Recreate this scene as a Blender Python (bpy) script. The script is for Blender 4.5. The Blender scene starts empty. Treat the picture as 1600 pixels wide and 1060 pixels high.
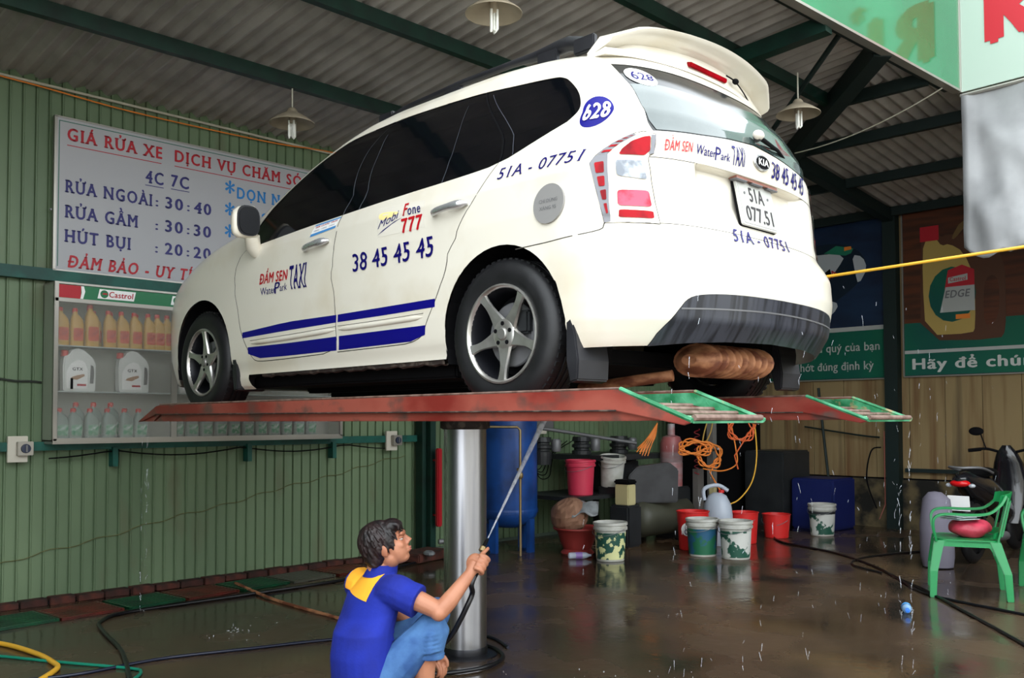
import bpy, bmesh, math, random
import numpy as np
from mathutils import Vector, Matrix, Euler
random.seed(7)
D = bpy.data; SC = bpy.context.scene; COL = SC.collection
PI = math.pi

# ------------------------------------------------------------------ camera
YAW, PITCH, ROLL, FPX, PPY = 0.785191, 0.035610, -0.0027004, 1444.483, 604.19
CAMPOS = Vector((4.01972, -3.62935, 1.35706))
fw = Vector((-math.cos(YAW)*math.cos(PITCH), math.sin(YAW)*math.cos(PITCH), math.sin(PITCH)))
rt = Vector((math.sin(YAW), math.cos(YAW), 0)); up = rt.cross(fw)
rt2 = rt*math.cos(ROLL)+up*math.sin(ROLL); up2 = up*math.cos(ROLL)-rt*math.sin(ROLL)
cam = D.cameras.new('camera'); camo = D.objects.new('camera', cam); COL.objects.link(camo)
camo.matrix_world = Matrix(((rt2.x, up2.x, -fw.x, CAMPOS.x), (rt2.y, up2.y, -fw.y, CAMPOS.y), (rt2.z, up2.z, -fw.z, CAMPOS.z), (0, 0, 0, 1)))
cam.sensor_width = 36; cam.lens = FPX/1600*36; cam.shift_y = (PPY-530)/1600; cam.clip_end = 300
SC.camera = camo

# ------------------------------------------------------------------ world: even overcast sky
w = D.worlds.new('overcast'); SC.world = w; w.use_nodes = True
nt = w.node_tree; nt.nodes.clear()
o = nt.nodes.new('ShaderNodeOutputWorld'); bg = nt.nodes.new('ShaderNodeBackground')
bg.inputs[0].default_value = (0.90, 0.96, 1.0, 1); bg.inputs[1].default_value = 5.0
nt.links.new(bg.outputs[0], o.inputs[0])
SC.view_settings.view_transform = 'Standard'; SC.view_settings.look = 'None'
SC.view_settings.exposure = 0.0; SC.view_settings.gamma = 1.0; SC.view_settings.use_curve_mapping = False

# ------------------------------------------------------------------ materials
def lin(c):
    return tuple(((x/12.92) if x <= .04045 else ((x+.055)/1.055)**2.4) for x in [v/255 for v in c])
MATS = {}
def mat(name, c, rough=.5, metal=0, c2=None, scale=8, lo=.4, hi=.65, stretch=(1, 1, 1), bump=0, bscale=None, alpha=1, rough2=None, trans=0, emit=0, coat=0, ior=1.45, detail=5, c3=None, scale3=2, lo3=.5, hi3=.62):
    if name in MATS: return MATS[name]
    m = D.materials.new(name); m.use_nodes = True; N = m.node_tree.nodes; L = m.node_tree.links
    b = N['Principled BSDF']
    b.inputs['Roughness'].default_value = rough; b.inputs['Metallic'].default_value = metal
    b.inputs['Alpha'].default_value = alpha; b.inputs['IOR'].default_value = ior
    b.inputs['Transmission Weight'].default_value = trans; b.inputs['Coat Weight'].default_value = coat
    b.inputs['Coat Roughness'].default_value = .05
    C = lin(c)+(1,); b.inputs['Base Color'].default_value = C
    if emit:
        b.inputs['Emission Color'].default_value = C; b.inputs['Emission Strength'].default_value = emit
    def noise(sc, st, lo, hi, det=5):
        t = N.new('ShaderNodeTexCoord'); mp = N.new('ShaderNodeMapping'); mp.inputs['Scale'].default_value = st
        n = N.new('ShaderNodeTexNoise'); n.inputs['Scale'].default_value = sc; n.inputs['Detail'].default_value = det
        r = N.new('ShaderNodeMapRange'); r.inputs['From Min'].default_value = lo; r.inputs['From Max'].default_value = hi
        L.new(t.outputs['Object'], mp.inputs[0]); L.new(mp.outputs[0], n.inputs['Vector']); L.new(n.outputs['Fac'], r.inputs['Value'])
        return n, r
    src = None
    if c2 is not None:
        n, r = noise(scale, stretch, lo, hi, detail)
        mx = N.new('ShaderNodeMix'); mx.data_type = 'RGBA'
        mx.inputs[6].default_value = C; mx.inputs[7].default_value = lin(c2)+(1,)
        L.new(r.outputs[0], mx.inputs[0]); src = mx.outputs[2]
        if rough2 is not None:
            rr = N.new('ShaderNodeMapRange'); rr.inputs['To Min'].default_value = rough; rr.inputs['To Max'].default_value = rough2
            L.new(r.outputs[0], rr.inputs['Value']); L.new(rr.outputs[0], b.inputs['Roughness'])
    if c3 is not None:
        n3, r3 = noise(scale3, stretch, lo3, hi3)
        mx = N.new('ShaderNodeMix'); mx.data_type = 'RGBA'
        if src: L.new(src, mx.inputs[6])
        else: mx.inputs[6].default_value = C
        mx.inputs[7].default_value = lin(c3)+(1,); L.new(r3.outputs[0], mx.inputs[0]); src = mx.outputs[2]
    if src: L.new(src, b.inputs['Base Color'])
    if bump:
        n2, _ = noise(bscale or scale*3, stretch, 0, 1)
        bp = N.new('ShaderNodeBump'); bp.inputs['Strength'].default_value = bump; bp.inputs['Distance'].default_value = .01
        L.new(n2.outputs['Fac'], bp.inputs['Height']); L.new(bp.outputs[0], b.inputs['Normal'])
    MATS[name] = m
    return m

M = {}
M['floor'] = mat('wet_concrete', (78, 62, 48), .34, c2=(44, 36, 30), scale=1.1, lo=.38, hi=.62, rough2=.05, bump=.12, bscale=14, c3=(98, 78, 54), scale3=.6, lo3=.5, hi3=.7)
M['ground'] = mat('outside_concrete', (160, 156, 148), .6, c2=(140, 136, 128), scale=.8)
M['wallgreen'] = mat('painted_sheet_green', (110, 130, 98), .5, c2=(88, 108, 80), scale=1.4, lo=.35, hi=.7, stretch=(1, 1, .35), bump=.05, c3=(94, 92, 68), scale3=3, lo3=.58, hi3=.8)
M['walldark'] = mat('painted_sheet_back', (92, 108, 96), .6, c2=(70, 84, 74), scale=2)
M['roof'] = mat('galvanised_sheet', (178, 172, 166), .5, .15, c2=(146, 140, 134), scale=3, stretch=(1, 1, 1), lo=.35, hi=.7)
M['steelgreen'] = mat('green_painted_steel', (8, 46, 36), .5, c2=(5, 32, 26), scale=6)
M['steeldark'] = mat('dark_green_steel', (9, 28, 26), .6)
M['beamgreen'] = mat('teal_painted_steel', (8, 84, 72), .5, c2=(6, 62, 54), scale=5)
M['tan'] = mat('stained_tan_wall', (138, 118, 82), .85, c2=(104, 74, 44), scale=3.5, stretch=(3, 1, .15), lo=.45, hi=.75, bump=.1, c3=(70, 60, 44), scale3=2.0, lo3=.56, hi3=.75)
M['tanlow'] = mat('mouldy_render', (96, 84, 58), .9, c2=(26, 24, 20), scale=4, lo=.4, hi=.6, bump=.3)
M['brick'] = mat('red_brick', (84, 42, 32), .9, c2=(48, 28, 24), scale=12, bump=.4)
M['trimwhite'] = mat('white_gutter', (190, 190, 186), .5)
M['paint'] = mat('white_car_paint', (218, 212, 198), .28, c2=(202, 190, 166), scale=2.2, lo=.5, hi=.8, coat=.5)
M['blackglass'] = mat('tinted_glass', (7, 8, 12), .06, ior=1.5)
M['rearglass'] = mat('rear_glass_reflect_tint', (44, 58, 56), .04, c2=(72, 84, 82), scale=3, lo=.35, hi=.7, ior=1.9)  # pale mottled tint stands in for reflections on the dark pane
M['frit'] = mat('black_glass_border', (34, 36, 38), .12, ior=1.5)
M['blackplastic'] = mat('black_plastic', (24, 24, 28), .45, c2=(36, 36, 40), scale=6)
M['trimplastic'] = mat('wet_dark_grey_plastic', (54, 56, 64), .3, c2=(30, 32, 38), scale=5, stretch=(1, 6, .6), lo=.45, hi=.6)
M['gap'] = mat('panel_gap_shadow', (60, 56, 50), .9)
M['blue'] = mat('blue_vinyl', (14, 10, 112), .4, ior=1.25)
M['bluetext'] = mat('navy_vinyl', (16, 12, 92), .4, ior=1.2)
M['navy'] = mat('dark_navy_print', (30, 30, 96), .5)
M['redtext'] = mat('red_vinyl', (180, 16, 28), .4)
M['white'] = mat('white_vinyl', (240, 240, 238), .4)
M['yellowpatch'] = mat('yellow_vinyl', (246, 222, 150), .5)
M['chrome'] = mat('chrome', (206, 208, 210), .18, .75)
M['redlens'] = mat('red_lens', (150, 6, 20), .15, c2=(112, 4, 14), scale=14, ior=1.22)
M['pinklens'] = mat('pale_red_lens', (196, 84, 104), .12, c2=(150, 16, 36), scale=9, ior=1.22, lo=.5, hi=.65)
M['clearlens'] = mat('clear_lens', (168, 172, 178), .1, c2=(110, 116, 124), scale=16, lo=.45, hi=.6)
M['tire'] = mat('rubber', (17, 17, 19), .5, c2=(26, 26, 28), scale=10, bump=.1)
M['rimdark'] = mat('dark_wheel_inner', (20, 21, 26), .4, .3)
M['alloy'] = mat('machined_alloy', (196, 194, 190), .3, .82, c2=(160, 156, 150), scale=9)
M['grimesteel'] = mat('dark_rusty_steel', (44, 36, 32), .8, c2=(84, 74, 66), scale=22, lo=.5, hi=.62)
M['rust'] = mat('rusty_exhaust', (176, 122, 86), .6, c2=(112, 62, 40), scale=10, stretch=(1, 1, 2), lo=.42, hi=.6)
M['rampred'] = mat('worn_red_paint', (146, 74, 62), .36, c2=(116, 38, 32), scale=2.2, stretch=(1, 1, 1.6), lo=.4, hi=.6, c3=(84, 62, 56), scale3=7, lo3=.54, hi3=.72, bump=.08)
M['rampgreen'] = mat('worn_green_paint', (76, 150, 112), .4, c2=(30, 108, 68), scale=10, lo=.42, hi=.6, c3=(150, 128, 92), scale3=16, lo3=.6, hi3=.7)
M['rustbar'] = mat('rusty_bar', (122, 100, 90), .6, c2=(84, 60, 50), scale=20)
M['piston'] = mat('polished_steel_column', (196, 196, 200), .26, 1, c2=(150, 150, 156), scale=2.5, stretch=(4, 4, .12), lo=.4, hi=.7, rough2=.36)
M['alu'] = mat('aluminium_frame', (160, 156, 148), .35, .6)
M['signwhite'] = mat('sign_face_white', (172, 172, 176), .45)
M['signred'] = mat('sign_red', (176, 26, 40), .5)
M['signnavy'] = mat('sign_navy', (42, 40, 108), .5)
M['signcyan'] = mat('sign_cyan', (24, 120, 190), .5)
M['pvc'] = mat('pvc_conduit', (190, 186, 170), .5)
M['orange'] = mat('orange_hose', (226, 128, 46), .45)
M['yellowhose'] = mat('yellow_hose', (222, 168, 50), .4)
M['blackhose'] = mat('black_hose', (16, 16, 20), .3)
M['bluehose'] = mat('dark_blue_hose', (14, 20, 40), .3)
M['greenhose'] = mat('green_hose', (24, 120, 96), .35)
M['tankblue'] = mat('blue_tank_paint', (24, 70, 140), .4, c2=(18, 50, 104), scale=4)
M['brass'] = mat('dull_brass_pipe', (140, 120, 84), .4, .6)
M['skin'] = mat('skin', (172, 116, 88), .5, c2=(156, 100, 74), scale=9)
M['hair'] = mat('dark_brown_hair', (34, 20, 20), .5, c2=(15, 10, 11), scale=30, stretch=(1, 1, .4), bump=.35, bscale=70)
M['shirt'] = mat('blue_polo_cotton', (12, 34, 140), .85, c2=(9, 26, 118), scale=6, bump=.15, bscale=90)
M['yoke'] = mat('yellow_cotton', (236, 164, 40), .85)
M['denim'] = mat('washed_denim', (68, 108, 156), .85, c2=(38, 72, 122), scale=7, lo=.38, hi=.62, bump=.2, bscale=60)
M['chairgreen'] = mat('green_plastic', (22, 126, 68), .35)
M['bucketwhite'] = mat('bucket_white', (186, 186, 180), .5, c2=(160, 158, 148), scale=8)
M['bucketlabel'] = mat('peeling_green_label', (32, 84, 66), .5, c2=(206, 206, 180), scale=11, lo=.5, hi=.54)
M['bucketblue'] = mat('peeling_blue_label', (34, 84, 116), .5, c2=(30, 96, 66), scale=7, lo=.45, hi=.5)
M['bucketpeel'] = mat('peeled_white_label', (196, 196, 190), .5, c2=(30, 78, 62), scale=8, lo=.52, hi=.55)
M['red'] = mat('red_plastic', (206, 42, 40), .4)
M['pinkred'] = mat('pink_red_plastic', (196, 50, 76), .5)
M['basin'] = mat('dull_red_plastic', (140, 48, 44), .5)
M['sack'] = mat('brown_paper_sack', (140, 104, 82), .8, c2=(116, 80, 62), scale=9)
M['bag'] = mat('grey_plastic_bag', (130, 134, 136), .35, c2=(90, 92, 96), scale=9)
M['milky'] = mat('milky_plastic', (170, 178, 190), .35)
M['machine'] = mat('dark_machine_metal', (38, 40, 42), .5, c2=(28, 30, 32), scale=5)
M['greymetal'] = mat('grey_metal', (110, 110, 112), .45, .3)
M['cream'] = mat('cream_plastic', (186, 176, 130), .6)
M['socketbox'] = mat('electrical_box', (196, 190, 176), .6)
M['black'] = mat('black_matte', (10, 10, 12), .8, ior=1.2)
M['tarp'] = mat('grey_tarpaulin', (152, 153, 154), .5, c2=(126, 127, 128), scale=2, bump=.1)
M['fasciagreen'] = mat('glossy_green_panel', (26, 116, 72), .08, c2=(20, 102, 60), scale=1.2, coat=.4)
M['fasciawhite'] = mat('fascia_white_panel', (166, 182, 170), .3)
M['oilgold'] = mat('gold_bottle', (196, 150, 60), .35)
M['oilorange'] = mat('orange_red_label', (206, 84, 50), .4, c2=(150, 40, 30), scale=30)
M['oilwhite'] = mat('white_jug', (214, 216, 212), .4)
M['oilgreen'] = mat('green_label', (50, 130, 92), .4, c2=(170, 190, 180), scale=30)
M['oilgrey'] = mat('grey_green_bottle', (120, 136, 130), .4)
M['capred'] = mat('red_cap', (196, 40, 34), .4)
M['hazeglass'] = mat('dusty_glass', (178, 178, 170), .15, alpha=.17)
M['bezel'] = mat('grey_lamp_bezel', (104, 104, 108), .3, .35)
M['castrolgreen'] = mat('header_green', (16, 110, 66), .4)
M['drop'] = mat('water_drops', (222, 228, 236), .1, alpha=.3)
M['spray'] = mat('water_spray', (236, 238, 244), .6, alpha=.42, c2=(180, 184, 192), scale=26, stretch=(1, 1, .3))
M['tube'] = mat('lamp_tube_white', (236, 236, 228), .4)
M['shade'] = mat('enamel_lamp_shade', (160, 148, 128), .5)

# ------------------------------------------------------------------ object helpers
def settag(o, label=None, cat=None, group=None, kind=None):
    if label: o['label'] = label
    if cat: o['category'] = cat
    if group: o['group'] = group
    if kind: o['kind'] = kind
    return o
def thing(name, label, cat, loc=(0, 0, 0), rz=0, group=None):
    o = D.objects.new(name, None); COL.objects.link(o); o.empty_display_size = .1
    o.location = loc; o.rotation_euler = (0, 0, rz)
    return settag(o, label, cat, group)
def link(name, me, m, parent=None, world=True):
    """world=True: mesh is in world coordinates, shifted so that it sits right under its (unrotated) parent"""
    o = D.objects.new(name, me); COL.objects.link(o)
    if m is not None and len(me.materials) == 0: me.materials.append(m)
    if parent is not None:
        o.parent = parent
        if world:
            off = Vector((0, 0, 0)); q = parent
            while q is not None: off += q.location; q = q.parent
            o.location = -off
    return o
def recentre(o):
    """moves the origin of a top-level mesh to its base centre"""
    me = o.data; co = np.empty(len(me.vertices)*3); me.vertices.foreach_get('co', co); co = co.reshape(-1, 3)
    c = Vector(((co[:, 0].min()+co[:, 0].max())/2, (co[:, 1].min()+co[:, 1].max())/2, co[:, 2].min()))
    me.transform(Matrix.Translation(-c)); o.location = o.location+c
    return o
def copy_tree(o, parent=None):
    c = o.copy(); COL.objects.link(c)
    if parent is not None: c.parent = parent
    for ch in [x for x in D.objects if x.parent == o]: copy_tree(ch, c)
    return c

class MB:
    def __init__(s): s.v = []; s.f = []
    def add(s, vs, fs):
        b = len(s.v); s.v += [tuple(v) for v in vs]; s.f += [tuple(i+b for i in f) for f in fs]; return s
    def box(s, c, size, rot=None, taper=1):
        x, y, z = [a/2 for a in size]; t = taper
        vs = [Vector(p) for p in ((-x, -y, -z), (x, -y, -z), (x, y, -z), (-x, y, -z), (-x*t, -y*t, z), (x*t, -y*t, z), (x*t, y*t, z), (-x*t, y*t, z))]
        if rot is not None:
            R = rot if isinstance(rot, Matrix) else Euler(rot).to_matrix(); vs = [R @ v for v in vs]
        return s.add([v+Vector(c) for v in vs], [(0, 3, 2, 1), (4, 5, 6, 7), (0, 1, 5, 4), (1, 2, 6, 5), (2, 3, 7, 6), (3, 0, 4, 7)])
    def bb(s, x0, x1, y0, y1, z0, z1): return s.box(((x0+x1)/2, (y0+y1)/2, (z0+z1)/2), (abs(x1-x0), abs(y1-y0), abs(z1-z0)))
    def tube(s, pts, r, n=10, cap=True):
        P = [Vector(p) for p in pts]; k = len(P); rs = r if isinstance(r, (list, tuple)) else [r]*k
        T = [(P[min(i+1, k-1)]-P[max(i-1, 0)]).normalized() for i in range(k)]
        a = Vector((0, 0, 1)) if abs(T[0].z) < .9 else Vector((1, 0, 0))
        u = T[0].cross(a).normalized(); vs = []; fs = []
        for i in range(k):
            u = (u-T[i]*u.dot(T[i])).normalized(); w_ = T[i].cross(u)
            for j in range(n):
                t = 2*PI*j/n; vs.append(P[i]+(u*math.cos(t)+w_*math.sin(t))*rs[i])
        for i in range(k-1):
            for j in range(n): fs.append((i*n+j, i*n+(j+1) % n, (i+1)*n+(j+1) % n, (i+1)*n+j))
        if cap: fs.append(tuple(reversed(range(n)))); fs.append(tuple((k-1)*n+j for j in range(n)))
        return s.add(vs, fs)
    def lathe(s, prof, c=(0, 0, 0), n=24, axis='z', cap=True, sx=1, sy=1):
        vs = []; fs = []; k = len(prof)
        for r, h in prof:
            for j in range(n):
                t = 2*PI*j/n; a, b = r*math.cos(t)*sx, r*math.sin(t)*sy
                p = (a, b, h) if axis == 'z' else ((a, h, b) if axis == 'y' else (h, a, b))
                vs.append(Vector(p)+Vector(c))
        fl = axis == 'y'
        for i in range(k-1):
            for j in range(n):
                q = (i*n+j, i*n+(j+1) % n, (i+1)*n+(j+1) % n, (i+1)*n+j); fs.append(q[::-1] if fl else q)
        if cap:
            a = tuple(reversed(range(n))); b = tuple((k-1)*n+j for j in range(n))
            if prof[0][0] > 1e-5: fs.append(a[::-1] if fl else a)
            if prof[-1][0] > 1e-5: fs.append(b[::-1] if fl else b)
        return s.add(vs, fs)
    def ell(s, c, r, rot=None, nu=16, nv=10):
        R = Matrix.Identity(3) if rot is None else (rot if isinstance(rot, Matrix) else Euler(rot).to_matrix())
        vs = []; fs = []
        for i in range(nv+1):
            ph = PI*i/nv
            for j in range(nu):
                t = 2*PI*j/nu
                vs.append(R @ Vector((r[0]*math.sin(ph)*math.cos(t), r[1]*math.sin(ph)*math.sin(t), -r[2]*math.cos(ph)))+Vector(c))
        for i in range(nv):
            for j in range(nu): fs.append((i*nu+j, i*nu+(j+1) % nu, (i+1)*nu+(j+1) % nu, (i+1)*nu+j))
        return s.add(vs, fs)
    def prism(s, poly, org, ux, uy, depth):
        """2-D polygon in the plane org+ux*a+uy*b, thickened along ux x uy"""
        org, ux, uy = Vector(org), Vector(ux), Vector(uy); n = ux.cross(uy).normalized()*depth; k = len(poly)
        a = [org+ux*p[0]+uy*p[1] for p in poly]; b = [v+n for v in a]
        return s.add(a+b, [tuple(reversed(range(k))), tuple(range(k, 2*k))]+[(i, (i+1) % k, k+(i+1) % k, k+i) for i in range(k)])
    def mesh(s, name, smooth=0, bevel=0):
        me = D.meshes.new(name); me.from_pydata(s.v, [], s.f); me.update()
        if bevel or smooth:
            bm = bmesh.new(); bm.from_mesh(me); bmesh.ops.remove_doubles(bm, verts=bm.verts, dist=1e-6)
            if bevel:
                es = [e for e in bm.edges if len(e.link_faces) == 2 and e.calc_face_angle(0) > .6]
                bmesh.ops.bevel(bm, geom=es, offset=bevel, segments=2, affect='EDGES', clamp_overlap=True)
            bmesh.ops.recalc_face_normals(bm, faces=bm.faces)
            bm.to_mesh(me); bm.free()
        if smooth:
            me.polygons.foreach_set('use_smooth', [True]*len(me.polygons)); me.set_sharp_from_angle(angle=math.radians(smooth))
        return me
    def build(s, name, m, parent=None, smooth=0, bevel=0, world=True):
        return link(name, s.mesh(name, smooth, bevel), m, parent, world)
def top(mb, name, m, label, cat, group=None, kind=None, smooth=0, bevel=0):
    o = mb.build(name, m, None, smooth, bevel); recentre(o); return settag(o, label, cat, group, kind)
def struct(mb, name, m, parent=None, smooth=0):
    o = mb.build(name, m, parent, smooth)
    if parent is None: o['kind'] = 'structure'
    return o
def spline(pts, n=6):
    P = [Vector(p) for p in pts]; out = []
    for i in range(len(P)-1):
        p0, p1, p2, p3 = P[max(i-1, 0)], P[i], P[i+1], P[min(i+2, len(P)-1)]
        for j in range(n):
            t = j/n
            out.append(.5*((2*p1)+(p2-p0)*t+(2*p0-5*p1+4*p2-p3)*t*t+(3*p1-p0-3*p2+p3)*t**3))
    out.append(P[-1]); return out
def fuse(mb, name, m, parent, voxel=.006, smooth_it=4, world=True):
    """one continuous surface out of overlapping volumes"""
    me = mb.mesh(name+'_src'); o = D.objects.new('tmp', me); COL.objects.link(o)
    r = o.modifiers.new('r', 'REMESH'); r.mode = 'VOXEL'; r.voxel_size = voxel
    if smooth_it:
        k = o.modifiers.new('s', 'SMOOTH'); k.iterations = smooth_it; k.factor = .5
    dg = bpy.context.evaluated_depsgraph_get(); me2 = D.meshes.new_from_object(o.evaluated_get(dg)); me2.name = name
    D.objects.remove(o); me2.polygons.foreach_set('use_smooth', [True]*len(me2.polygons))
    me2.materials.clear(); me2.materials.append(m)
    return link(name, me2, m, parent, world)

def chaikin(p, n=1, closed=True):
    for _ in range(n):
        q = []
        for i in range(len(p) if closed else len(p)-1):
            a, b = p[i], p[(i+1) % len(p)]
            q += [(a[0]*.75+b[0]*.25, a[1]*.75+b[1]*.25), (a[0]*.25+b[0]*.75, a[1]*.25+b[1]*.75)]
        p = q if closed else [p[0]]+q+[p[-1]]
    return p
def rr(w_, h_, r, n=5):
    out = []
    for cx, cy, a0 in ((w_-r, h_-r, 0), (-w_+r, h_-r, PI/2), (-w_+r, -h_+r, PI), (w_-r, -h_+r, 1.5*PI)):
        for i in range(n): a = a0+PI/2*i/(n-1); out.append((cx+r*math.cos(a), cy+r*math.sin(a)))
    return out
def corners(p, t=.14):
    q = []; n = len(p)
    for i in range(n):
        a, b, c = p[i-1], p[i], p[(i+1) % n]
        q += [(b[0]+(a[0]-b[0])*t, b[1]+(a[1]-b[1])*t), (b[0]*(1-t*.55)+(a[0]+c[0])/2*t*.55, b[1]*(1-t*.55)+(a[1]+c[1])/2*t*.55), (b[0]+(c[0]-b[0])*t, b[1]+(c[1]-b[1])*t)]
    return q
# ------------------------------------------------------------------ lettering
_tc = {}; _gl = {}
import unicodedata
def _raw(s):
    c = D.curves.new('t', 'FONT'); c.body = s; c.resolution_u = 3; o = D.objects.new('t', c); COL.objects.link(o)
    dg = bpy.context.evaluated_depsgraph_get(); me = D.meshes.new_from_object(o.evaluated_get(dg)); D.objects.remove(o); D.curves.remove(c)
    V = [(v.co.x, v.co.y) for v in me.vertices]; F = [tuple(p.vertices) for p in me.polygons]; D.meshes.remove(me); return V, F
CAP = max(v[1] for v in _raw('H')[0])
_I0 = max(v[0] for v in _raw('I')[0])
def _glyph(ch):
    if ch not in _gl:
        if ch == ' ': V, F = [], []
        else: V, F = _raw(ch)
        V2, _ = _raw(ch+'I'); adv = max(v[0] for v in V2)-_I0
        _gl[ch] = ([(x/CAP, y/CAP) for x, y in V], F, adv/CAP)
    return _gl[ch]
def _strip(pts, w_):
    V = []; F = []
    for i, (x, y) in enumerate(pts):
        a, b = pts[max(i-1, 0)], pts[min(i+1, len(pts)-1)]; dx, dy = b[0]-a[0], b[1]-a[1]; l = math.hypot(dx, dy)
        V += [(x-dy/l*w_/2, y+dx/l*w_/2), (x+dy/l*w_/2, y-dx/l*w_/2)]
        if i: F.append((2*i-2, 2*i-1, 2*i+1, 2*i))
    return V, F
def _mark(code, c, y, xr, top):
    if code == 0x301: return [(c-.05, y), (c+.03, y), (c+.15, y+.19), (c+.02, y+.19)], [(0, 1, 2, 3)]
    if code == 0x300: return [(c-.03, y), (c+.05, y), (c-.02, y+.19), (c-.15, y+.19)], [(0, 1, 2, 3)]
    if code == 0x302: return _strip([(c-.17, y+.02), (c, y+.15), (c+.17, y+.02)], .07)
    if code == 0x306: return _strip([(c+.16*math.cos(a), y+.13+.12*math.sin(a)) for a in np.linspace(PI, 2*PI, 9)], .06)
    if code == 0x309: return _strip([(c-.07, y+.17), (c-.02, y+.22), (c+.05, y+.20), (c+.06, y+.14), (c+.01, y+.09), (c, y)], .055)
    if code == 0x303: return _strip([(c-.18, y+.04), (c-.11, y+.12), (c-.03, y+.10), (c+.05, y+.05), (c+.12, y+.05), (c+.19, y+.13)], .065)
    if code == 0x323: return [(c+.065*math.cos(a), -.16+.065*math.sin(a)) for a in np.linspace(0, 2*PI, 13)[:12]], [tuple(range(12))]
    if code == 0x31B: return _strip([(xr-.10, top-.07), (xr+.03, top-.04), (xr+.09, top+.02), (xr+.08, top+.12)], .07)
    return [], []
def glyphs(body, bold=0.0, shear=0.0, serif=0.0, space=1.0):
    """flat letter mesh: list of verts, faces; cap height 1, baseline 0, x from 0; Vietnamese marks are drawn onto the plain letters"""
    key = (body, bold, shear, serif, space)
    if key in _tc: return _tc[key]
    V = []; F = []; x = 0
    def put(v, f, ox=0):
        b = len(V); V.extend((p[0]+ox, p[1]) for p in v); F.extend(tuple(i+b for i in q) for q in f)
    for ch in body:
        d = unicodedata.normalize('NFD', ch); base = d[0]; bar = None
        if base in 'Đđ': bar = base; base = 'D' if base == 'Đ' else 'd'
        v, f, adv = _glyph(base)
        if v:
            xs = [p[0] for p in v]; x0, x1, tp = min(xs), max(xs), max(p[1] for p in v); c = (x0+x1)/2
            if base == 'i' and len(d) > 1: pass
            put(v, f, x)
            if serif:
                ec = {}
                for q in f:
                    for i in range(len(q)):
                        e = (q[i], q[(i+1) % len(q)]); k = (min(e), max(e)); ec[k] = ec.get(k, 0)+1
                for (a, b), n in ec.items():
                    if n != 1: continue
                    (xa, ya), (xb, yb) = v[a], v[b]
                    if abs(ya-yb) < .01 and .04 < abs(xb-xa) < .34 and (abs(ya) < .02 or abs(ya-1) < .02):
                        lo_, hi_ = min(xa, xb)-serif, max(xa, xb)+serif; yy = (0, .07) if ya < .5 else (.93, 1)
                        put([(lo_, yy[0]), (hi_, yy[0]), (hi_, yy[1]), (lo_, yy[1])], [(0, 1, 2, 3)], x)
            if bar == 'Đ': put([(x0-.10, .44), (c+.02, .44), (c+.02, .54), (x0-.10, .54)], [(0, 1, 2, 3)], x)
            if bar == 'đ': put([(c-.02, tp-.20), (x1+.10, tp-.20), (x1+.10, tp-.12), (c-.02, tp-.12)], [(0, 1, 2, 3)], x)
            yy = tp+.07
            for mk in d[1:]:
                k = ord(mk); mv, mf = _mark(k, c, yy, x1, tp); put(mv, mf, x)
                if k in (0x302, 0x306): yy += .20
        x += (adv+serif*1.4+bold*1.6)*space
    if bold:
        V0, F0 = list(V), list(F); V = []; F = []
        for li, (ox, oy) in enumerate(((-bold, 0), (bold, 0), (0, bold*.6), (0, -bold*.6), (0, 0))):
            b = len(V); V += [(p[0]+ox, p[1]+oy, li) for p in V0]; F += [tuple(i+b for i in q) for q in F0]
    V = [(p[0]+p[1]*shear, p[1], p[2] if len(p) > 2 else 0) for p in V]
    _tc[key] = (V, F); return V, F
def text(body, m, org, ux, uy, width, height, parent=None, name='lettering', n_off=.002, **kw):
    """letters on a flat face; org = baseline start, ux/uy unit vectors; stretched to width and cap height"""
    V, F = glyphs(body, **kw); x0 = min(v[0] for v in V); x1 = max(v[0] for v in V)
    org, ux, uy = Vector(org), Vector(ux), Vector(uy); n = ux.cross(uy)
    vs = [org+ux*((x-x0)/(x1-x0)*width)+uy*(y*height)+n*(n_off+l_*.00025) for x, y, l_ in V]
    return MB().add(vs, F).build(name, m, parent)
# ------------------------------------------------------------------ the building
WX, WY = -3.35, 7.85        # left wall plane, back wall plane
struct(MB().bb(-3.6, 1.6, -5.2, 8.1, -.12, 0).bb(1.6, 6, 4.9, 8.1, -.12, 0).bb(1.6, 6, -5.2, 4.9, -.12, 0), 'floor', M['floor'])
struct(MB().bb(6, 24, -22, 22, -.14, -.01).bb(-14, 6, -22, -5.2, -.14, -.01), 'ground', M['ground'])
# corrugated left wall
mb = MB(); prof = []; y = -5.2
while y < 7.9:
    prof += [(y, 0), (y+.004, -.012), (y+.010, -.012), (y+.015, .006), (y+.024, .006), (y+.029, 0), (y+.060, .0), (y+.062, 0)]; y += .0925
vs = [];
for (yy, d) in prof: vs += [(WX+d, yy, .04), (WX+d, yy, 4.0)]
mb.add(vs, [(2*i, 2*i+1, 2*i+3, 2*i+2) for i in range(len(prof)-1)])
WL = struct(mb, 'wall_left', M['wallgreen'])
struct(MB().bb(-3.52, -3.375, -5.2, 7.95, 0, 4.0), 'wall_left_core', M['walldark'])
struct(MB().bb(-3.5, 1.2, -5.35, -5.2, 0, 4.6), 'wall_front_added', M['walldark'])  # unseen wall, added to block side light and darken the bay
# unseen wall across the street, added to cut low sky and brighten column reflections
struct(MB().bb(20, 21, -22, 22, -.1, 4.5), 'street_wall_added', mat('pale_street_render', (206, 200, 186), .8))
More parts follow.
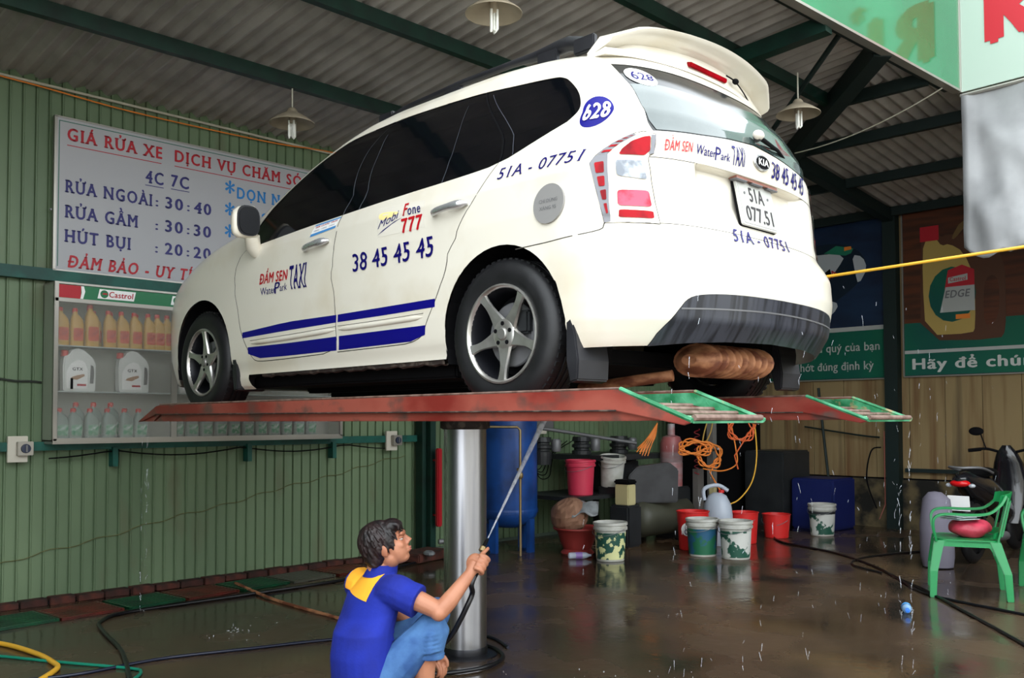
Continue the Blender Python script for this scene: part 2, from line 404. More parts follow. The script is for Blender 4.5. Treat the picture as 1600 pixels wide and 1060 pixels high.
# brick footing
bt = mat('brick_tone', (66, 34, 28), .9, c2=(40, 26, 22), scale=10, bump=.4)
cores = MB().bb(-3.34, -3.26, -5.1, 2.25, 0, .03).build('mortar', M['black'], WL)
y = -2.2; k = 0
bm_ = {}
while y < 2.2:
    key = k % 3
    if key not in bm_: bm_[key] = MB().box((0, 0, .0), (.10, .19-.008*key, .045+.006*key)).mesh('brick', bevel=.004); bm_[key].materials.append((M['brick'], bt)[key % 2])
    b = D.objects.new('brick', bm_[key]); COL.objects.link(b); b.parent = WL; b.location = (-3.265+random.uniform(-.012, .012), y+.1, .024); b.rotation_euler = (0, 0, random.uniform(-.05, .05)); y += .2; k += 1
# back wall: stained panels between posts
BK = struct(MB().bb(-3.52, 6, WY+.03, WY+.2, 0, 4.4), 'wall_back', M['black'])
x = -3.5; k = 0
pm = {}
while x < 5.9:
    wd = .42
    b = D.objects.new('panel', None) if False else None
    me = MB().bb(x+.003, x+wd-.003, WY-.0+.004*(k % 2), WY+.03, .62, 4.1).mesh('panel', bevel=.003); me.materials.append(M['tan']); link('panel', me, None, BK)
    x += wd; k += 1
struct(MB().bb(-3.5, 6, WY-.03, WY+.03, 0, .60), 'wall_back_base', M['tanlow'])
struct(MB().bb(-.6, 6, WY-.07, WY-.01, .70, .745), 'trim_1', M['steeldark'])
# unseen side wall far right, added to keep the back area dark
struct(MB().bb(6, 6.15, 4.9, 8.05, 0, 4.4), 'wall_right_added', M['tanlow'])
# roof: two corrugated slopes that meet on a hip
def z1(x): return 3.93+.1*(x-WX)
def z2(y): return 3.95+.1*(WY-y)
def corr(t, p=.125):
    f = (t/p) % 1.0
    return .0 if f < .50 else (.032*(f-.50)/.10 if f < .60 else (.032 if f < .88 else .032*(1-(f-.88)/.12)))
mb = MB(); ys = []; y = -5.4
while y < 7.9:
    for f in (0, .50, .60, .88): ys.append(y+f*.125)
    y += .125
vs = []; fs = []
for y in ys:
    xe = min(1.10+(y-4.76)*.0571, 4.5-y); xe = max(xe, WX-.06)
    vs += [(WX-.15, y, z1(WX-.15)-corr(y)+.026), (xe, y, z1(xe)-corr(y)+.026)]
fs = [(2*i, 2*i+1, 2*i+3, 2*i+2) for i in range(len(ys)-1)]
mb.add(vs, fs); RF = struct(mb, 'ceiling', M['roof'])
mb = MB(); xs = []; x = -3.4
while x < 6.1:
    for f in (0, .50, .60, .88): xs.append(x+f*.125)
    x += .125
vs = []
for x in xs:
    ye = max(4.5-x, 4.84 if x > 1.03 else -9); ye = min(ye, WY+.1)
    vs += [(x, WY+.15, z2(WY+.15)-corr(x)+.026), (x, ye, z2(ye)-corr(x)+.026)]
mb.add(vs, [(2*i, 2*i+1, 2*i+3, 2*i+2) for i in range(len(xs)-1)]); RF2 = struct(mb, 'ceiling_back', M['roof'])
struct(MB().bb(-3.6, .55, -5.4, 7.9, 4.62, 4.66).bb(.55, 6.2, 4.9, 8.1, 4.62, 4.66), 'roof_cover', M['walldark'])
def beam(name, a, b, w_, h_, m, label, tap=None):
    """steel section from a to b, top face along the given points"""
    a, b = Vector(a), Vector(b); d = (b-a).normalized(); s = d.cross(Vector((0, 0, 1))).normalized()*w_/2; u_ = s.cross(d).normalized()*h_
    if u_.z < 0: u_ = -u_
    vs = [a-s-u_, a+s-u_, a+s, a-s, b-s-u_, b+s-u_, b+s, b-s]
    mb = MB().add(vs, [(0, 1, 2, 3), (7, 6, 5, 4), (0, 4, 5, 1), (1, 5, 6, 2), (2, 6, 7, 3), (3, 7, 4, 0)])
    return mb
k = 0
ordn = {-2.21: 'nearest the left wall', -1.04: 'in the middle of the left slope', .2: 'nearest the eaves above the car'}
for x in (-2.21, -1.04, .2):
    mb = beam('', (x, -5.3, z1(x)-.004), (x, 4.5-x-.05, z1(x)-.004), .06, .105, None, '')
    o = struct(mb, 'roof_purlin', M['steelgreen'])
for y, x0 in ((7.7, -3.2), (6.47, -1.9), (5.3, -.75), (4.36, .2)):
    struct(beam('', (x0, y, z2(y)-.004), (5.9 if y > 4.6 else 1.03, y, z2(y)-.004), .06, .105, None, ''), 'roof_purlin', M['steeldark'])
struct(beam('', (-3.3, 2.66, 4.02), (.975, 2.66, 4.27), .10, .12, None, ''), 'cross_beam', M['steelgreen'])
struct(beam('', (1.02, 3.48, z1(1.02)-.02), (-3.3, 7.8, z1(-3.3)-.02), .14, .16, None, ''), 'hip_rafter', M['steeldark'])
struct(beam('', (-.73, 7.8, 3.93), (-.73, 5.2, 4.18), .12, .14, None, ''), 'rafter', M['steeldark'])

struct(MB().tube([(.98, 2.95, 4.30), (-1.0, 4.4, 3.55)], .022, 8), 'tie_rod', M['steeldark'])

struct(beam('', (1.06, 4.74, 4.30), (.53, -5.1, 4.30), .06, .08, None, ''), 'edge_beam', M['steeldark'])
# eave gutters along the back banners
struct(MB().bb(-3.2, -.85, WY-.14, WY-.09, 3.90, 3.935), 'eave_trim', M['trimwhite'])
struct(MB().bb(-.62, 5.5, WY-.14, WY-.09, 3.93, 3.965), 'eave_trim', M['trimwhite'])
# posts
struct(MB().bb(-3.30, -3.20, 2.31, 2.40, 0, 4.1).bb(-3.19, -3.13, 2.36, 2.43, 0, 4.1), 'corner_post', M['steelgreen'])
struct(MB().bb(-.81, -.65, WY-.13, WY-.0, 0, 3.95), 'back_post', M['steeldark'])
# wall girts
struct(MB().bb(WX+.005, WX+.07, -5.2, 2.36, 2.405, 2.495), 'trim_2', M['beamgreen'])
struct(MB().bb(WX+.005, WX+.07, -5.2, 2.36, 1.135, 1.20), 'trim_3', M['beamgreen'])
for y in (-.72, .43, 1.30):
    o = MB().bb(WX+.02, WX+.10, y-.02, y+.02, 1.00, 1.15).build('bracket', M['beamgreen'], None); recentre(o); settag(o, {-.72: 'green steel bracket under the cabinet, left end', .43: 'green steel bracket under the middle of the cabinet', 1.30: 'green steel bracket under the right end of the cabinet'}[y], 'bracket')
# pipes at the top of the wall
top(MB().tube([(WX+.03, -5, 3.885), (WX+.03, -1.5, 3.885), (WX+.03, 1.3, 3.878), (WX+.03, 2.3, 3.87)], .011, 8), 'conduit', M['pvc'], 'cream plastic conduit along the top of the green wall', 'pipe')
top(MB().tube(spline([(WX+.04, -3.5, 3.89), (WX+.04, -1.55, 3.868), (WX+.04, -.6, 3.83), (WX+.04, .6, 3.845), (WX+.04, 1.2, 3.885), (WX+.04, 1.8, 3.90)]), .006, 6), 'cable', M['orange'], 'thin orange cable sagging under the conduit on the green wall', 'cable')
def wavy(y0, y1, z0, z1_, n, amp, x=WX+.012): return [(x, y0+(y1-y0)*i/n, z0+(z1_-z0)*i/n+amp*math.sin(i*1.15)+amp*.5*math.sin(i*.37)) for i in range(n+1)]
top(MB().tube(wavy(-1.6, 2.2, .30, 1.0, 60, .012), .0035, 5), 'cord', mat('olive_cord', (96, 96, 58), .7), 'thin olive cord running wavily across the lower green wall', 'cord')
top(MB().tube(wavy(-1.6, -1.24, 1.66, 1.64, 8, .004), .009, 5), 'cable', mat('dark_cable', (52, 56, 50), .6), 'short dark cable entering the left side of the cabinet', 'cable')
pts = []
for i in range(31):
    y = -1.2+3.1*i/30; pts.append((WX+.075, y, 1.125-.05*abs(math.sin(PI*(y+.72)/1.08))))
top(MB().tube(pts, .006, 6), 'cable', M['black'], 'black cable drooping between the brackets under the cabinet', 'cable')

# ------------------------------------------------------------------ price board
BX = -3.285
PB = thing('price_board', 'large white car wash price board with red and navy lettering on the green wall', 'sign', (BX, -.05, 2.49))
MB().bb(BX-.03, BX, -1.18, 2.35, 2.495, 3.655).build('board', M['signwhite'], PB)
for a in ((-1.19, 2.36, 3.652, 3.664), (-1.19, 2.36, 2.486, 2.496)): MB().bb(BX-.03, BX+.006, a[0], a[1], a[2], a[3]).build('frame', M['alu'], PB)
MB().bb(BX-.03, BX+.006, -1.192, -1.172, 2.49, 3.66).build('frame', M['alu'], PB)
gl = MB().bb(BX, BX+.001, -1.160, -1.154, 2.52, 3.63).bb(BX, BX+.001, -1.16, 2.33, 3.626, 3.632).build('green_line', mat('thin_green_line', (40, 110, 90), .5), PB)
Y, Z = (0, 1, 0), (0, 0, 1)
KW = dict(serif=.08, bold=.05)
def bt_(s, m, y, z, w_, h, **kw):
    k = dict(KW); k.update(kw); return text(s, m, (BX+.001, y, z), Y, Z, w_, h, PB, **k)
bt_('GIÁ RỬA XE', M['signred'], -1.10, 3.49, .74, .092)
MB().bb(BX+.001, BX+.002, -1.10, -.365, 3.448, 3.454).build('underline', M['signred'], PB)
bt_('DỊCH VỤ CHĂM SÓC XE', M['signred'], -.255, 3.493, 1.52, .092)
MB().bb(BX+.001, BX+.002, -.255, 1.27, 3.450, 3.456).build('underline', M['signred'], PB)
bt_('4C', M['signnavy'], -.497, 3.275, .150, .095); bt_('7C', M['signnavy'], -.284, 3.280, .155, .095)
MB().bb(BX+.001, BX+.002, -.497, -.345, 3.250, 3.256).build('underline', M['signnavy'], PB)
MB().bb(BX+.001, BX+.002, -.284, -.125, 3.255, 3.261).build('underline', M['signnavy'], PB)
rows = (('RỬA NGOÀI', '30', '40', 3.09, .675), ('RỬA GẦM', '30', '30', 2.898, .56), ('HÚT BỤI', '20', '20', 2.712, .505))
for s, a, b, z, w_ in rows:
    bt_(s, M['signnavy'], -1.112, z, w_, .092); bt_(':', M['signnavy'], -.412, z+.005, .024, .072, serif=0, bold=.02)
    bt_(a, M['signnavy'], -.331, z+.003, .152, .090); bt_(':', M['signnavy'], -.145, z+.007, .024, .072, serif=0, bold=.02); bt_(b, M['signnavy'], -.085, z+.003, .155, .090)
bt_('ĐẢM BẢO - UY TÍN - CHẤT LƯỢNG', M['signred'], -1.085, 2.520, 2.0, .090, shear=.22)
for i, (z, s) in enumerate(((3.325, 'DỌN NỘI THẤT'), (3.135, 'VỆ SINH MÁY'), (2.945, 'ĐÁNH BÓNG'))):
    bt_('*', M['signcyan'], .195, z-.085, .09, .17, serif=0, bold=.03); bt_(s, M['signcyan'], .306, z-.045, .95, .095)
MB().lathe([(0, 0), (.010, 0), (.008, .008)], (BX, -1.21, 2.94), 12, axis='x').build('bolt', M['greymetal'], PB)

# ------------------------------------------------------------------ oil cabinet
CX0, CX1, CY0, CY1, CZ0, CZ1 = -3.33, -3.10, -1.235, 1.285, 1.205, 2.365
CB = thing('display_cabinet', 'aluminium and glass wall cabinet full of engine oil bottles under the price board', 'cabinet', (CX1-.1, 0, CZ0))
MB().bb(CX0, CX0+.01, CY0, CY1, CZ0, CZ1).build('back_panel', mat('cabinet_back', (150, 150, 142), .6), CB)
for y in (CY0, CY1-.012): MB().bb(CX0, CX1-.02, y, y+.012, CZ0, CZ1).build('side_panel', mat('cabinet_side', (150, 158, 140), .4), CB)
MB().bb(CX0, CX1, CY0, CY1, CZ0-.02, CZ0+.008).build('base_panel', M['alu'], CB)
MB().bb(CX0, CX1, CY0, CY1, CZ1, CZ1+.015).build('top_panel', M['alu'], CB)
for y in (CY0, CY1-.03): MB().bb(CX1-.03, CX1+.003, y, y+.03, CZ0, CZ1+.01).build('frame_post', M['alu'], CB, bevel=.004)
MB().bb(CX1-.02, CX1+.002, -.345, -.300, CZ0, 2.235).build('door_stile', mat('grey_stile', (160, 158, 150), .4, .4), CB)
MB().bb(CX1-.02, CX1+.003, CY0, CY1, CZ0-.012, CZ0+.022).build('bottom_rail', M['alu'], CB, bevel=.003)
MB().bb(CX1-.02, CX1+.003, CY0, CY1, 2.232, 2.262).build('top_rail', M['alu'], CB, bevel=.003)
HD = MB().bb(CX1-.02, CX1-.001, CY0+.03, CY1-.03, 2.262, CZ1-.004).build('header', M['castrolgreen'], CB)
MB().bb(CX1-.001, CX1+.0005, CY0+.03, -1.05, 2.264, CZ1-.006).build('header_red', M['signred'], HD)
MB().prism([(-1.055, 2.264), (-1.035, 2.264), (-1.02, 2.32), (-1.03, CZ1-.006), (-1.05, CZ1-.006), (-1.045, 2.31)], (CX1, 0, 0), Y, Z, .001).build('header_wave', M['white'], HD)
for i, y in enumerate((-.93, -.36, .21, .78)):
    MB().prism([(y, 2.278), (y+.275, 2.278), (y+.29, 2.350), (y+.015, 2.350)], (CX1, 0, 0), Y, Z, .0015).build('brand_panel', M['white'], HD)
    MB().prism([(y+.05+.03*math.cos(a), 2.314+.03*math.sin(a)) for a in np.linspace(0, 2*PI, 21)[:20]], (CX1+.0015, 0, 0), Y, Z, .001).build('brand_roundel', M['castrolgreen'], HD)
    MB().prism([(y+.035, 2.31), (y+.075, 2.31), (y+.068, 2.322), (y+.04, 2.322)], (CX1+.003, 0, 0), Y, Z, .001).build('roundel_bar', M['signred'], HD)
    text('Castrol', M['signred'], (CX1+.002, y+.085, 2.294), Y, Z, .185, .042, HD, bold=.03, shear=.1)
for z in (1.915, 1.575): MB().bb(CX0+.01, CX1-.03, CY0+.012, CY1-.012, z-.008, z).build('shelf', mat('glass_shelf', (176, 186, 182), .2), CB)
GL1 = MB().bb(CX1-.008, CX1-.005, CY0+.03, -.32, CZ0+.02, 2.235).build('glass_door', M['hazeglass'], CB)
GL2 = MB().bb(CX1-.014, CX1-.011, -.32, CY1-.03, CZ0+.02, 2.235).build('glass_door', M['hazeglass'], CB)
MB().bb(CX1-.004, CX1+.006, -1.115, -1.10, 1.59, 1.67).build('door_pull', M['black'], GL1)
MB().tube([(CX1+.005, -.28, 1.70), (CX1+.02, -.27, 1.70), (CX1+.02, -.13, 1.695)], .008, 8).build('lock_bar', M['black'], GL2)
def oil_bottle(name, body, lab, h, w_, d):
    t = thing(name, None, None)
    mb = MB(); secs = [(0, .96), (.02, 1), (.55, 1), (.70, .86), (.80, .55), (.84, .34), (.90, .32)]; n = 14; vs = []; fs = []
    for z, s in secs:
        for j in range(n):
            a = 2*PI*j/n; c, s_ = math.cos(a), math.sin(a); vs.append((d/2*s**.5*math.copysign(abs(c)**.6, c), w_/2*s*math.copysign(abs(s_)**.6, s_)-(1-s)*w_*.22, z*h))
    for i in range(len(secs)-1):
        for j in range(n): fs.append((i*n+j, i*n+(j+1) % n, (i+1)*n+(j+1) % n, (i+1)*n+j))
    fs += [tuple(reversed(range(n)))]
    mb.add(vs, fs).build('bottle_body', body, t, smooth=50, world=False)
    MB().lathe([(w_*.20, .86*h), (w_*.20, .97*h), (w_*.14, h)], (0, -w_*.15, 0), 12).build('cap', M['capred'], t, smooth=40, world=False)
    MB().prism(rr(w_*.36, h*.17, .01, 3), (d/2+.0005, 0, h*.30), (0, 1, 0), (0, 0, 1), .0015).build('front_label', lab, t, world=False)
    return t
def place(proto, first, loc, rz, label, cat, group=None):
    o = proto if first else copy_tree(proto)
    o.location = loc; o.rotation_euler = (0, 0, rz); o['label'] = label; o['category'] = cat
    if group: o['group'] = group
    return o
NTH = 'first second third fourth fifth sixth seventh eighth ninth tenth eleventh twelfth thirteenth fourteenth fifteenth sixteenth seventeenth eighteenth'.split()
pr1 = oil_bottle('oil_bottle', M['oilgold'], M['oilorange'], .285, .098, .07)
ys = [-1.15, -1.045, -.935, -.80, -.70, -.60, -.49, -.415, -.335, -.25, -.15]
for i, y in enumerate(ys):
    o = place(pr1, i == 0, (-3.19, y, 1.916), 0, 'gold oil bottle with red cap, %s from the left, front row of the top shelf' % NTH[i], 'bottle', 'gold oil bottles on the top shelf of the cabinet')
    if i == 2: o.scale = (1.1, 1.1, 1.12)
for i, y in enumerate((-.88, -.75, -.55, -.20)): place(pr1, False, (-3.275, y, 1.916), 0, 'gold oil bottle with red cap, %s from the left, back row of the top shelf' % NTH[i], 'bottle', 'gold oil bottles behind the front row on the top shelf')
pr2 = thing('oil_jug', None, None)
mb = MB(); mb.prism([(-.115, 0), (.115, 0), (.118, .10), (.118, .20), (.10, .25), (.03, .31), (-.02, .325), (-.06, .30), (-.075, .27), (-.112, .26), (-.12, .18)], (-.04, 0, 0), (0, 1, 0), (0, 0, 1), .085)
mb.build('jug_body', M['oilwhite'], pr2, bevel=.008, world=False)
MB().prism([(.072, .06), (.098, .06), (.104, .14), (.098, .19), (.078, .20)], (.0455, 0, 0), (0, 1, 0), (0, 0, 1), .001).build('handle_hole', M['greymetal'], pr2, world=False)
MB().lathe([(.026, .26), (.026, .30), (.020, .305)], (0, -.095, 0), 14).build('cap', M['capred'], pr2, world=False)
MB().prism([(-.095, .02), (.055, .02), (.055, .17), (.03, .22), (-.01, .235), (-.06, .21), (-.095, .15)], (.0455, 0, 0), (0, 1, 0), (0, 0, 1), .001).build('front_label', M['white'], pr2, world=False)
text('GTX', M['black'], (.047, -.055, .155), (0, 1, 0), (0, 0, 1), .075, .022, pr2, bold=.04).location = (0, 0, 0)
MB().prism([(-.07, .09), (-.02, .085), (.035, .115), (.03, .13), (-.02, .12), (-.06, .105)], (.0470, 0, 0), (0, 1, 0), (0, 0, 1), .001).build('label_picture', mat('label_brown', (170, 130, 100), .5), pr2, world=False)
MB().prism([(-.02, .04), (.045, .04), (.045, .055), (-.02, .055)], (.0470, 0, 0), (0, 1, 0), (0, 0, 1), .001).build('label_strip', M['signred'], pr2, world=False)
for i, (y, l) in enumerate(((-1.03, 'white engine oil jug at the left end of the middle shelf'), (-.62, 'white engine oil jug left of the cabinet door stile'), (-.14, 'white engine oil jug beside the front wheel, right of the door stile'))):
    place(pr2, i == 0, (-3.20, y, 1.576), 0, l, 'jug')
g3 = copy_tree(pr2); place(g3, True, (-3.2, .12, 1.576), 0, 'green engine oil jug on the middle shelf behind the front wheel', 'jug')
for c in g3.children:
    if c.name.startswith('jug_body'): c.data = c.data.copy(); c.data.materials.clear(); c.data.materials.append(M['castrolgreen'])
pr3 = oil_bottle('oil_bottle', M['oilgrey'], M['oilgreen'], .235, .105, .07)
for i, y in enumerate([-1.15, -1.05, -.93, -.80, -.67, -.56]+[-.26+.125*k for k in range(11)]):
    place(pr3, i == 0, (-3.18, y, CZ0+.010), 0, 'grey oil bottle with green label, %s from the left, front row of the bottom shelf' % NTH[i], 'bottle', 'green labelled oil bottles in the front row of the bottom shelf')
for i, y in enumerate((-1.0, -.87, -.74)):
    o = place(pr3, False, (-3.27, y, CZ0+.010), 0, 'grey oil bottle with red cap, %s from the left, back row of the bottom shelf' % NTH[i], 'bottle', 'oil bottles in the back row of the bottom shelf'); o.scale = (1, 1, 1.2)
def socket(y, l):
    t = thing('switch_box', l, 'switch', (-3.26, y, 1.06))
    MB().bb(-3.29, -3.262, y-.075, y+.06, 1.055, 1.245).build('back_plate', M['socketbox'], t, bevel=.003)
    b = MB().bb(-3.262, -3.215, y-.02, y+.085, 1.105, 1.205).build('switch_body', M['alu'], t, bevel=.004)
    MB().lathe([(0, .0), (.034, 0), (.032, .012), (0, .014)], (-3.215, y+.032, 1.155), 18, axis='x').build('knob', mat('navy_knob', (40, 48, 70), .4), b, smooth=40)
    MB().bb(-3.203, -3.192, y+.026, y+.038, 1.13, 1.18).build('knob_grip', M['greymetal'], b)
socket(-1.41, 'cream electrical switch box at the far left end of the lower green beam')
socket(1.985, 'cream electrical switch box near the corner post, left of the steel column')
# ------------------------------------------------------------------ banners on the back wall
def banner(x0, x1, z0, zb, zt, label):
    t = thing('banner', label, 'banner', ((x0+x1)/2, WY-.03, z0)); y = WY-.035
    MB().bb(x0, x1, y, y+.02, z0, zt).build('panel_board', M['machine'], t)
    MB().bb(x0-.01, x0+.006, y-.012, y+.02, z0, zt).build('frame', M['alu'], t); MB().bb(x1-.006, x1+.01, y-.012, y+.02, z0, zt).build('frame', M['alu'], t)
    MB().bb(x0, x1, y-.010, y+.02, z0-.012, z0+.004).build('frame', M['alu'], t)
    return t, y
X = (1, 0, 0)
def flat(mb_poly, y, m, parent, name, d=.0015): return MB().prism([(a, b) for a, b in mb_poly], (0, y, 0), X, Z, .0005 if d is None else d).build(name, m, parent)
bdark = mat('banner_dark_blue', (24, 44, 72), .4, c2=(18, 30, 54), scale=1.5, stretch=(1, 1, 3)); bgreen = mat('banner_green', (10, 92, 70), .4, c2=(14, 78, 70), scale=1)
bwood = mat('banner_wood_print', (92, 48, 28), .4, c2=(64, 38, 26), scale=3, stretch=(.5, 1, 5)); bwt = mat('banner_white', (170, 172, 168), .4)
t, y = banner(-3.05, -.83, 1.86, 2.5, 3.89, 'dark blue racing car banner with green slogan strip behind the raised bumper')
flat([(-3.04, 2.50), (-.84, 2.50), (-.84, 3.885), (-3.04, 3.885)], y-.003, bdark, t, 'blue_field')
flat([(-3.04, 1.87), (-.84, 1.87), (-.84, 2.475), (-3.04, 2.475)], y-.003, bgreen, t, 'green_strip')
flat([(-3.04, 2.475), (-.84, 2.475), (-.84, 2.53), (-3.04, 2.53)], y-.005, bwt, t, 'white_line')
cw = mat('race_car_white', (176, 180, 184), .4); cg = mat('race_car_green', (34, 118, 90), .4); cdk = mat('race_car_dark', (14, 30, 46), .4)
flat(chaikin([(-3.0, 3.30), (-2.2, 3.60), (-1.45, 3.66), (-1.12, 3.50), (-1.03, 3.28), (-1.15, 3.08), (-1.5, 2.85), (-1.95, 2.62), (-3.0, 2.58)], 2), y-.006, cdk, t, 'race_car')
flat(chaikin([(-2.9, 3.28), (-2.1, 3.48), (-1.62, 3.52), (-1.33, 3.46), (-1.42, 3.32), (-1.6, 3.12), (-1.75, 2.98), (-2.3, 2.95), (-2.9, 2.98)], 1), y-.008, cw, t, 'bonnet')
flat([(-1.62, 3.52), (-1.33, 3.46), (-1.25, 3.48), (-1.22, 3.54), (-1.45, 3.60)], y-.009, cg, t, 'green_flash')
flat(chaikin([(-1.24, 3.46), (-1.10, 3.42), (-1.04, 3.26), (-1.16, 3.06), (-1.20, 3.22)], 1), y-.009, cw, t, 'wing_tip')
flat([(-1.78, 3.16), (-1.76, 3.08), (-1.52, 3.24), (-1.54, 3.31)], y-.010, M['black'], t, 'air_slot')
flat(chaikin([(-1.62, 2.66), (-1.5, 2.72), (-1.42, 2.84), (-1.56, 2.90), (-1.66, 2.78)], 1), y-.009, cw, t, 'side_pod')
text('HONDA', M['signred'], (-1.86, y-.0105, 2.98), (.86, 0, .5), (-.5, 0, .86), .50, .085, t, bold=.03)
flat([(-1.34, 3.52), (-1.24, 3.53), (-1.25, 3.57), (-1.34, 3.57)], y-.0125, M['orange'], t, 'camera_pod')
text('Bảo vệ chiếc xe yêu quý của bạn', bwt, (-2.86, y-.006, 2.22), X, Z, 1.96, .105, t, bold=.018)
text('bằng cách thay nhớt đúng định kỳ', bwt, (-2.96, y-.006, 1.98), X, Z, 1.98, .105, t, bold=.018)
t, y = banner(-.60, 3.4, 1.87, 2.15, 3.93, 'brown and green engine oil banner with a large gold jug, right of the back post')
flat([(-.59, 2.30), (3.39, 2.30), (3.39, 3.925), (-.59, 3.925)], y-.003, bwood, t, 'wood_field')
flat([(-.59, 1.88), (3.39, 1.88), (3.39, 2.52), (-.59, 2.52)], y-.004, bgreen, t, 'green_strip')
flat([(-.59, 2.145), (3.39, 2.145), (3.39, 2.185), (-.59, 2.185)], y-.0065, bwt, t, 'white_line')
text('Hãy để chúng tôi chăm sóc xe', mat('banner_white_bold', (190, 192, 188), .4), (-.50, y-.007, 1.955), X, Z, 3.3, .125, t, bold=.05)
og = mat('print_gold', (176, 150, 84), .4); ob = mat('print_brown', (84, 52, 36), .4); od = mat('print_dark_gold', (112, 88, 52), .4)
flat(chaikin([(-.395, 2.30), (.50, 2.26), (.56, 2.36), (.57, 2.75), (.56, 3.15), (.46, 3.34), (.18, 3.50), (-.06, 3.56), (-.15, 3.52), (-.17, 3.66), (-.36, 3.66), (-.38, 3.15)], 1), y-.008, ob, t, 'jug_shadow')
flat(chaikin([(-.33, 2.36), (.20, 2.35), (.235, 2.42), (.24, 3.00), (.12, 3.32), (-.04, 3.44), (-.13, 3.42), (-.19, 3.52), (-.34, 3.54), (-.36, 3.06)], 1), y-.0095, og, t, 'jug_front')
flat(chaikin([(.33, 2.44), (.44, 2.44), (.50, 2.60), (.50, 2.94), (.44, 3.02), (.36, 2.98), (.33, 2.8)], 1), y-.010, bwood, t, 'handle_gap')
flat(chaikin([(-.02, 3.50), (.10, 3.70), (.30, 3.72), (.36, 3.60), (.30, 3.62), (.14, 3.62), (.02, 3.48)], 1), y-.0085, od, t, 'jug_handle')
flat([(-.38, 3.50), (-.16, 3.50), (-.16, 3.68), (-.38, 3.68)], y-.0105, M['signred'], t, 'jug_cap')
flat(chaikin([(-.02+.27*math.cos(a), 2.83+.33*math.sin(a)) for a in np.linspace(0, 2*PI, 17)[:16]], 0), y-.0108, bgreen, t, 'label_disc')
flat([(-.10, 2.90), (.235, 2.90), (.235, 3.10), (.10, 3.17), (-.06, 3.12)], y-.0125, M['signred'], t, 'label_red')
flat([(-.16, 2.62), (.235, 2.62), (.235, 2.92), (-.09, 2.92)], y-.0127, bwt, t, 'label_white')
flat([(-.06, 2.96), (.16, 2.985), (.16, 3.06), (-.06, 3.03)], y-.0145, bwt, t, 'brand_panel')
text('Castrol', M['signred'], (-.04, y-.0165, 2.985), X, Z, .18, .045, t, bold=.03)
text('EDGE', M['greymetal'], (-.10, y-.0145, 2.79), X, Z, .29, .085, t, bold=.04, shear=.2)
flat([(.02, 2.53), (.18, 2.53), (.18, 2.585), (.02, 2.585)], y-.0125, M['orange'], t, 'label_orange')
# ------------------------------------------------------------------ fascia boards and tarpaulin at the roof edge
FA = thing('fascia_sign', 'glossy green and white sign box with a red R at the roof edge', 'sign', (1.16, 4.76, 4.20))
a, b = Vector((1.16, 4.76, 4.2)), Vector((1.008, 2.10, 4.2)); d_ = (b-a).normalized(); e = a+d_*8
def slab(p, q, z0, z1, th, m, name, parent, off=0):
    d = (q-p).normalized(); n = Vector((-d.y, d.x, 0))
    p0, q0 = p+n*off, q+n*off; vs = [(v.x, v.y, z) for v in (p0, q0, q0+n*th, p0+n*th) for z in (z0, z1)]
    return MB().add(vs, [(0, 2, 3, 1), (2, 4, 5, 3), (4, 6, 7, 5), (6, 0, 1, 7), (0, 6, 4, 2), (1, 3, 5, 7)]).build(name, m, parent)
n_ = Vector((-d_.y, d_.x, 0))
slab(a, e, 4.21, 5.9, -.06, M['fasciagreen'], 'green_panel', FA)
slab(a, e, 4.195, 4.215, -.075, M['alu'], 'edge_strip', FA, .008)
slab(a, Vector((4.6, 4.55, 4.2)), 4.215, 5.9, .06, M['fasciawhite'], 'white_panel', FA)
slab(a, Vector((4.6, 4.55, 4.2)), 4.19, 4.22, .07, M['fasciawhite'], 'edge_strip', FA, -.006)
MB().bb(a.x-.012, a.x+.012, a.y-.012, a.y+.012, 4.19, 5.9).build('corner_strip', M['alu'], FA)
dx = Vector((3.44, -.21, 0)).normalized()
text('RỬA XE', M['signred'], a+dx*.21+Vector((0, -.004, .37)), dx, (0, 0, 1), 2.7, .50, FA, bold=.10)
# crumpled tarpaulin
vs = []; fs = []; nu, nv = 60, 46
for j in range(nv+1):
    v = j/nv
    for i in range(nu+1):
        u = i/nu; s = 3.2*u
        zt = 4.17; zb = 2.62+.22*abs(math.sin(s*2.4-.5))+.04*math.sin(s*5.)
        if s < .35: zb = 2.83-.12*math.sin(s/.35*PI*.9)
        z = zt+(zb-zt)*v
        f = v**.8
        off = .05*f*math.sin(s*9+v*3)+.035*f*abs(math.sin(s*14+1.2-v*5))+.06*f*math.sin(s*3.1-v*2.4)+.03*f*abs(math.sin(v*7+s*6))+.03*abs(math.sin(4.2*s-6*v+.6))
        if s < .06: off *= .4
        vs.append((a.x+dx.x*s+.01, a.y+dx.y*s-.02+off, z))
for j in range(nv):
    for i in range(nu): fs.append((j*(nu+1)+i, j*(nu+1)+i+1, (j+1)*(nu+1)+i+1, (j+1)*(nu+1)+i))
o = MB().add(vs, fs).build('tarpaulin', M['tarp'], None, smooth=60); o.modifiers.new('s', 'SOLIDIFY').thickness = .004; recentre(o)
settag(o, 'crumpled grey tarpaulin hanging below the white sign at the right edge', 'tarpaulin')
top(MB().tube([(a.x+.0, a.y-.0, 4.16), (a.x+3.2*dx.x, a.y+3.2*dx.y, 4.16)], .018, 8), 'tarpaulin_rail', M['alu'], 'metal rail carrying the tarpaulin under the white sign', 'rail')
# wires and lines overhead

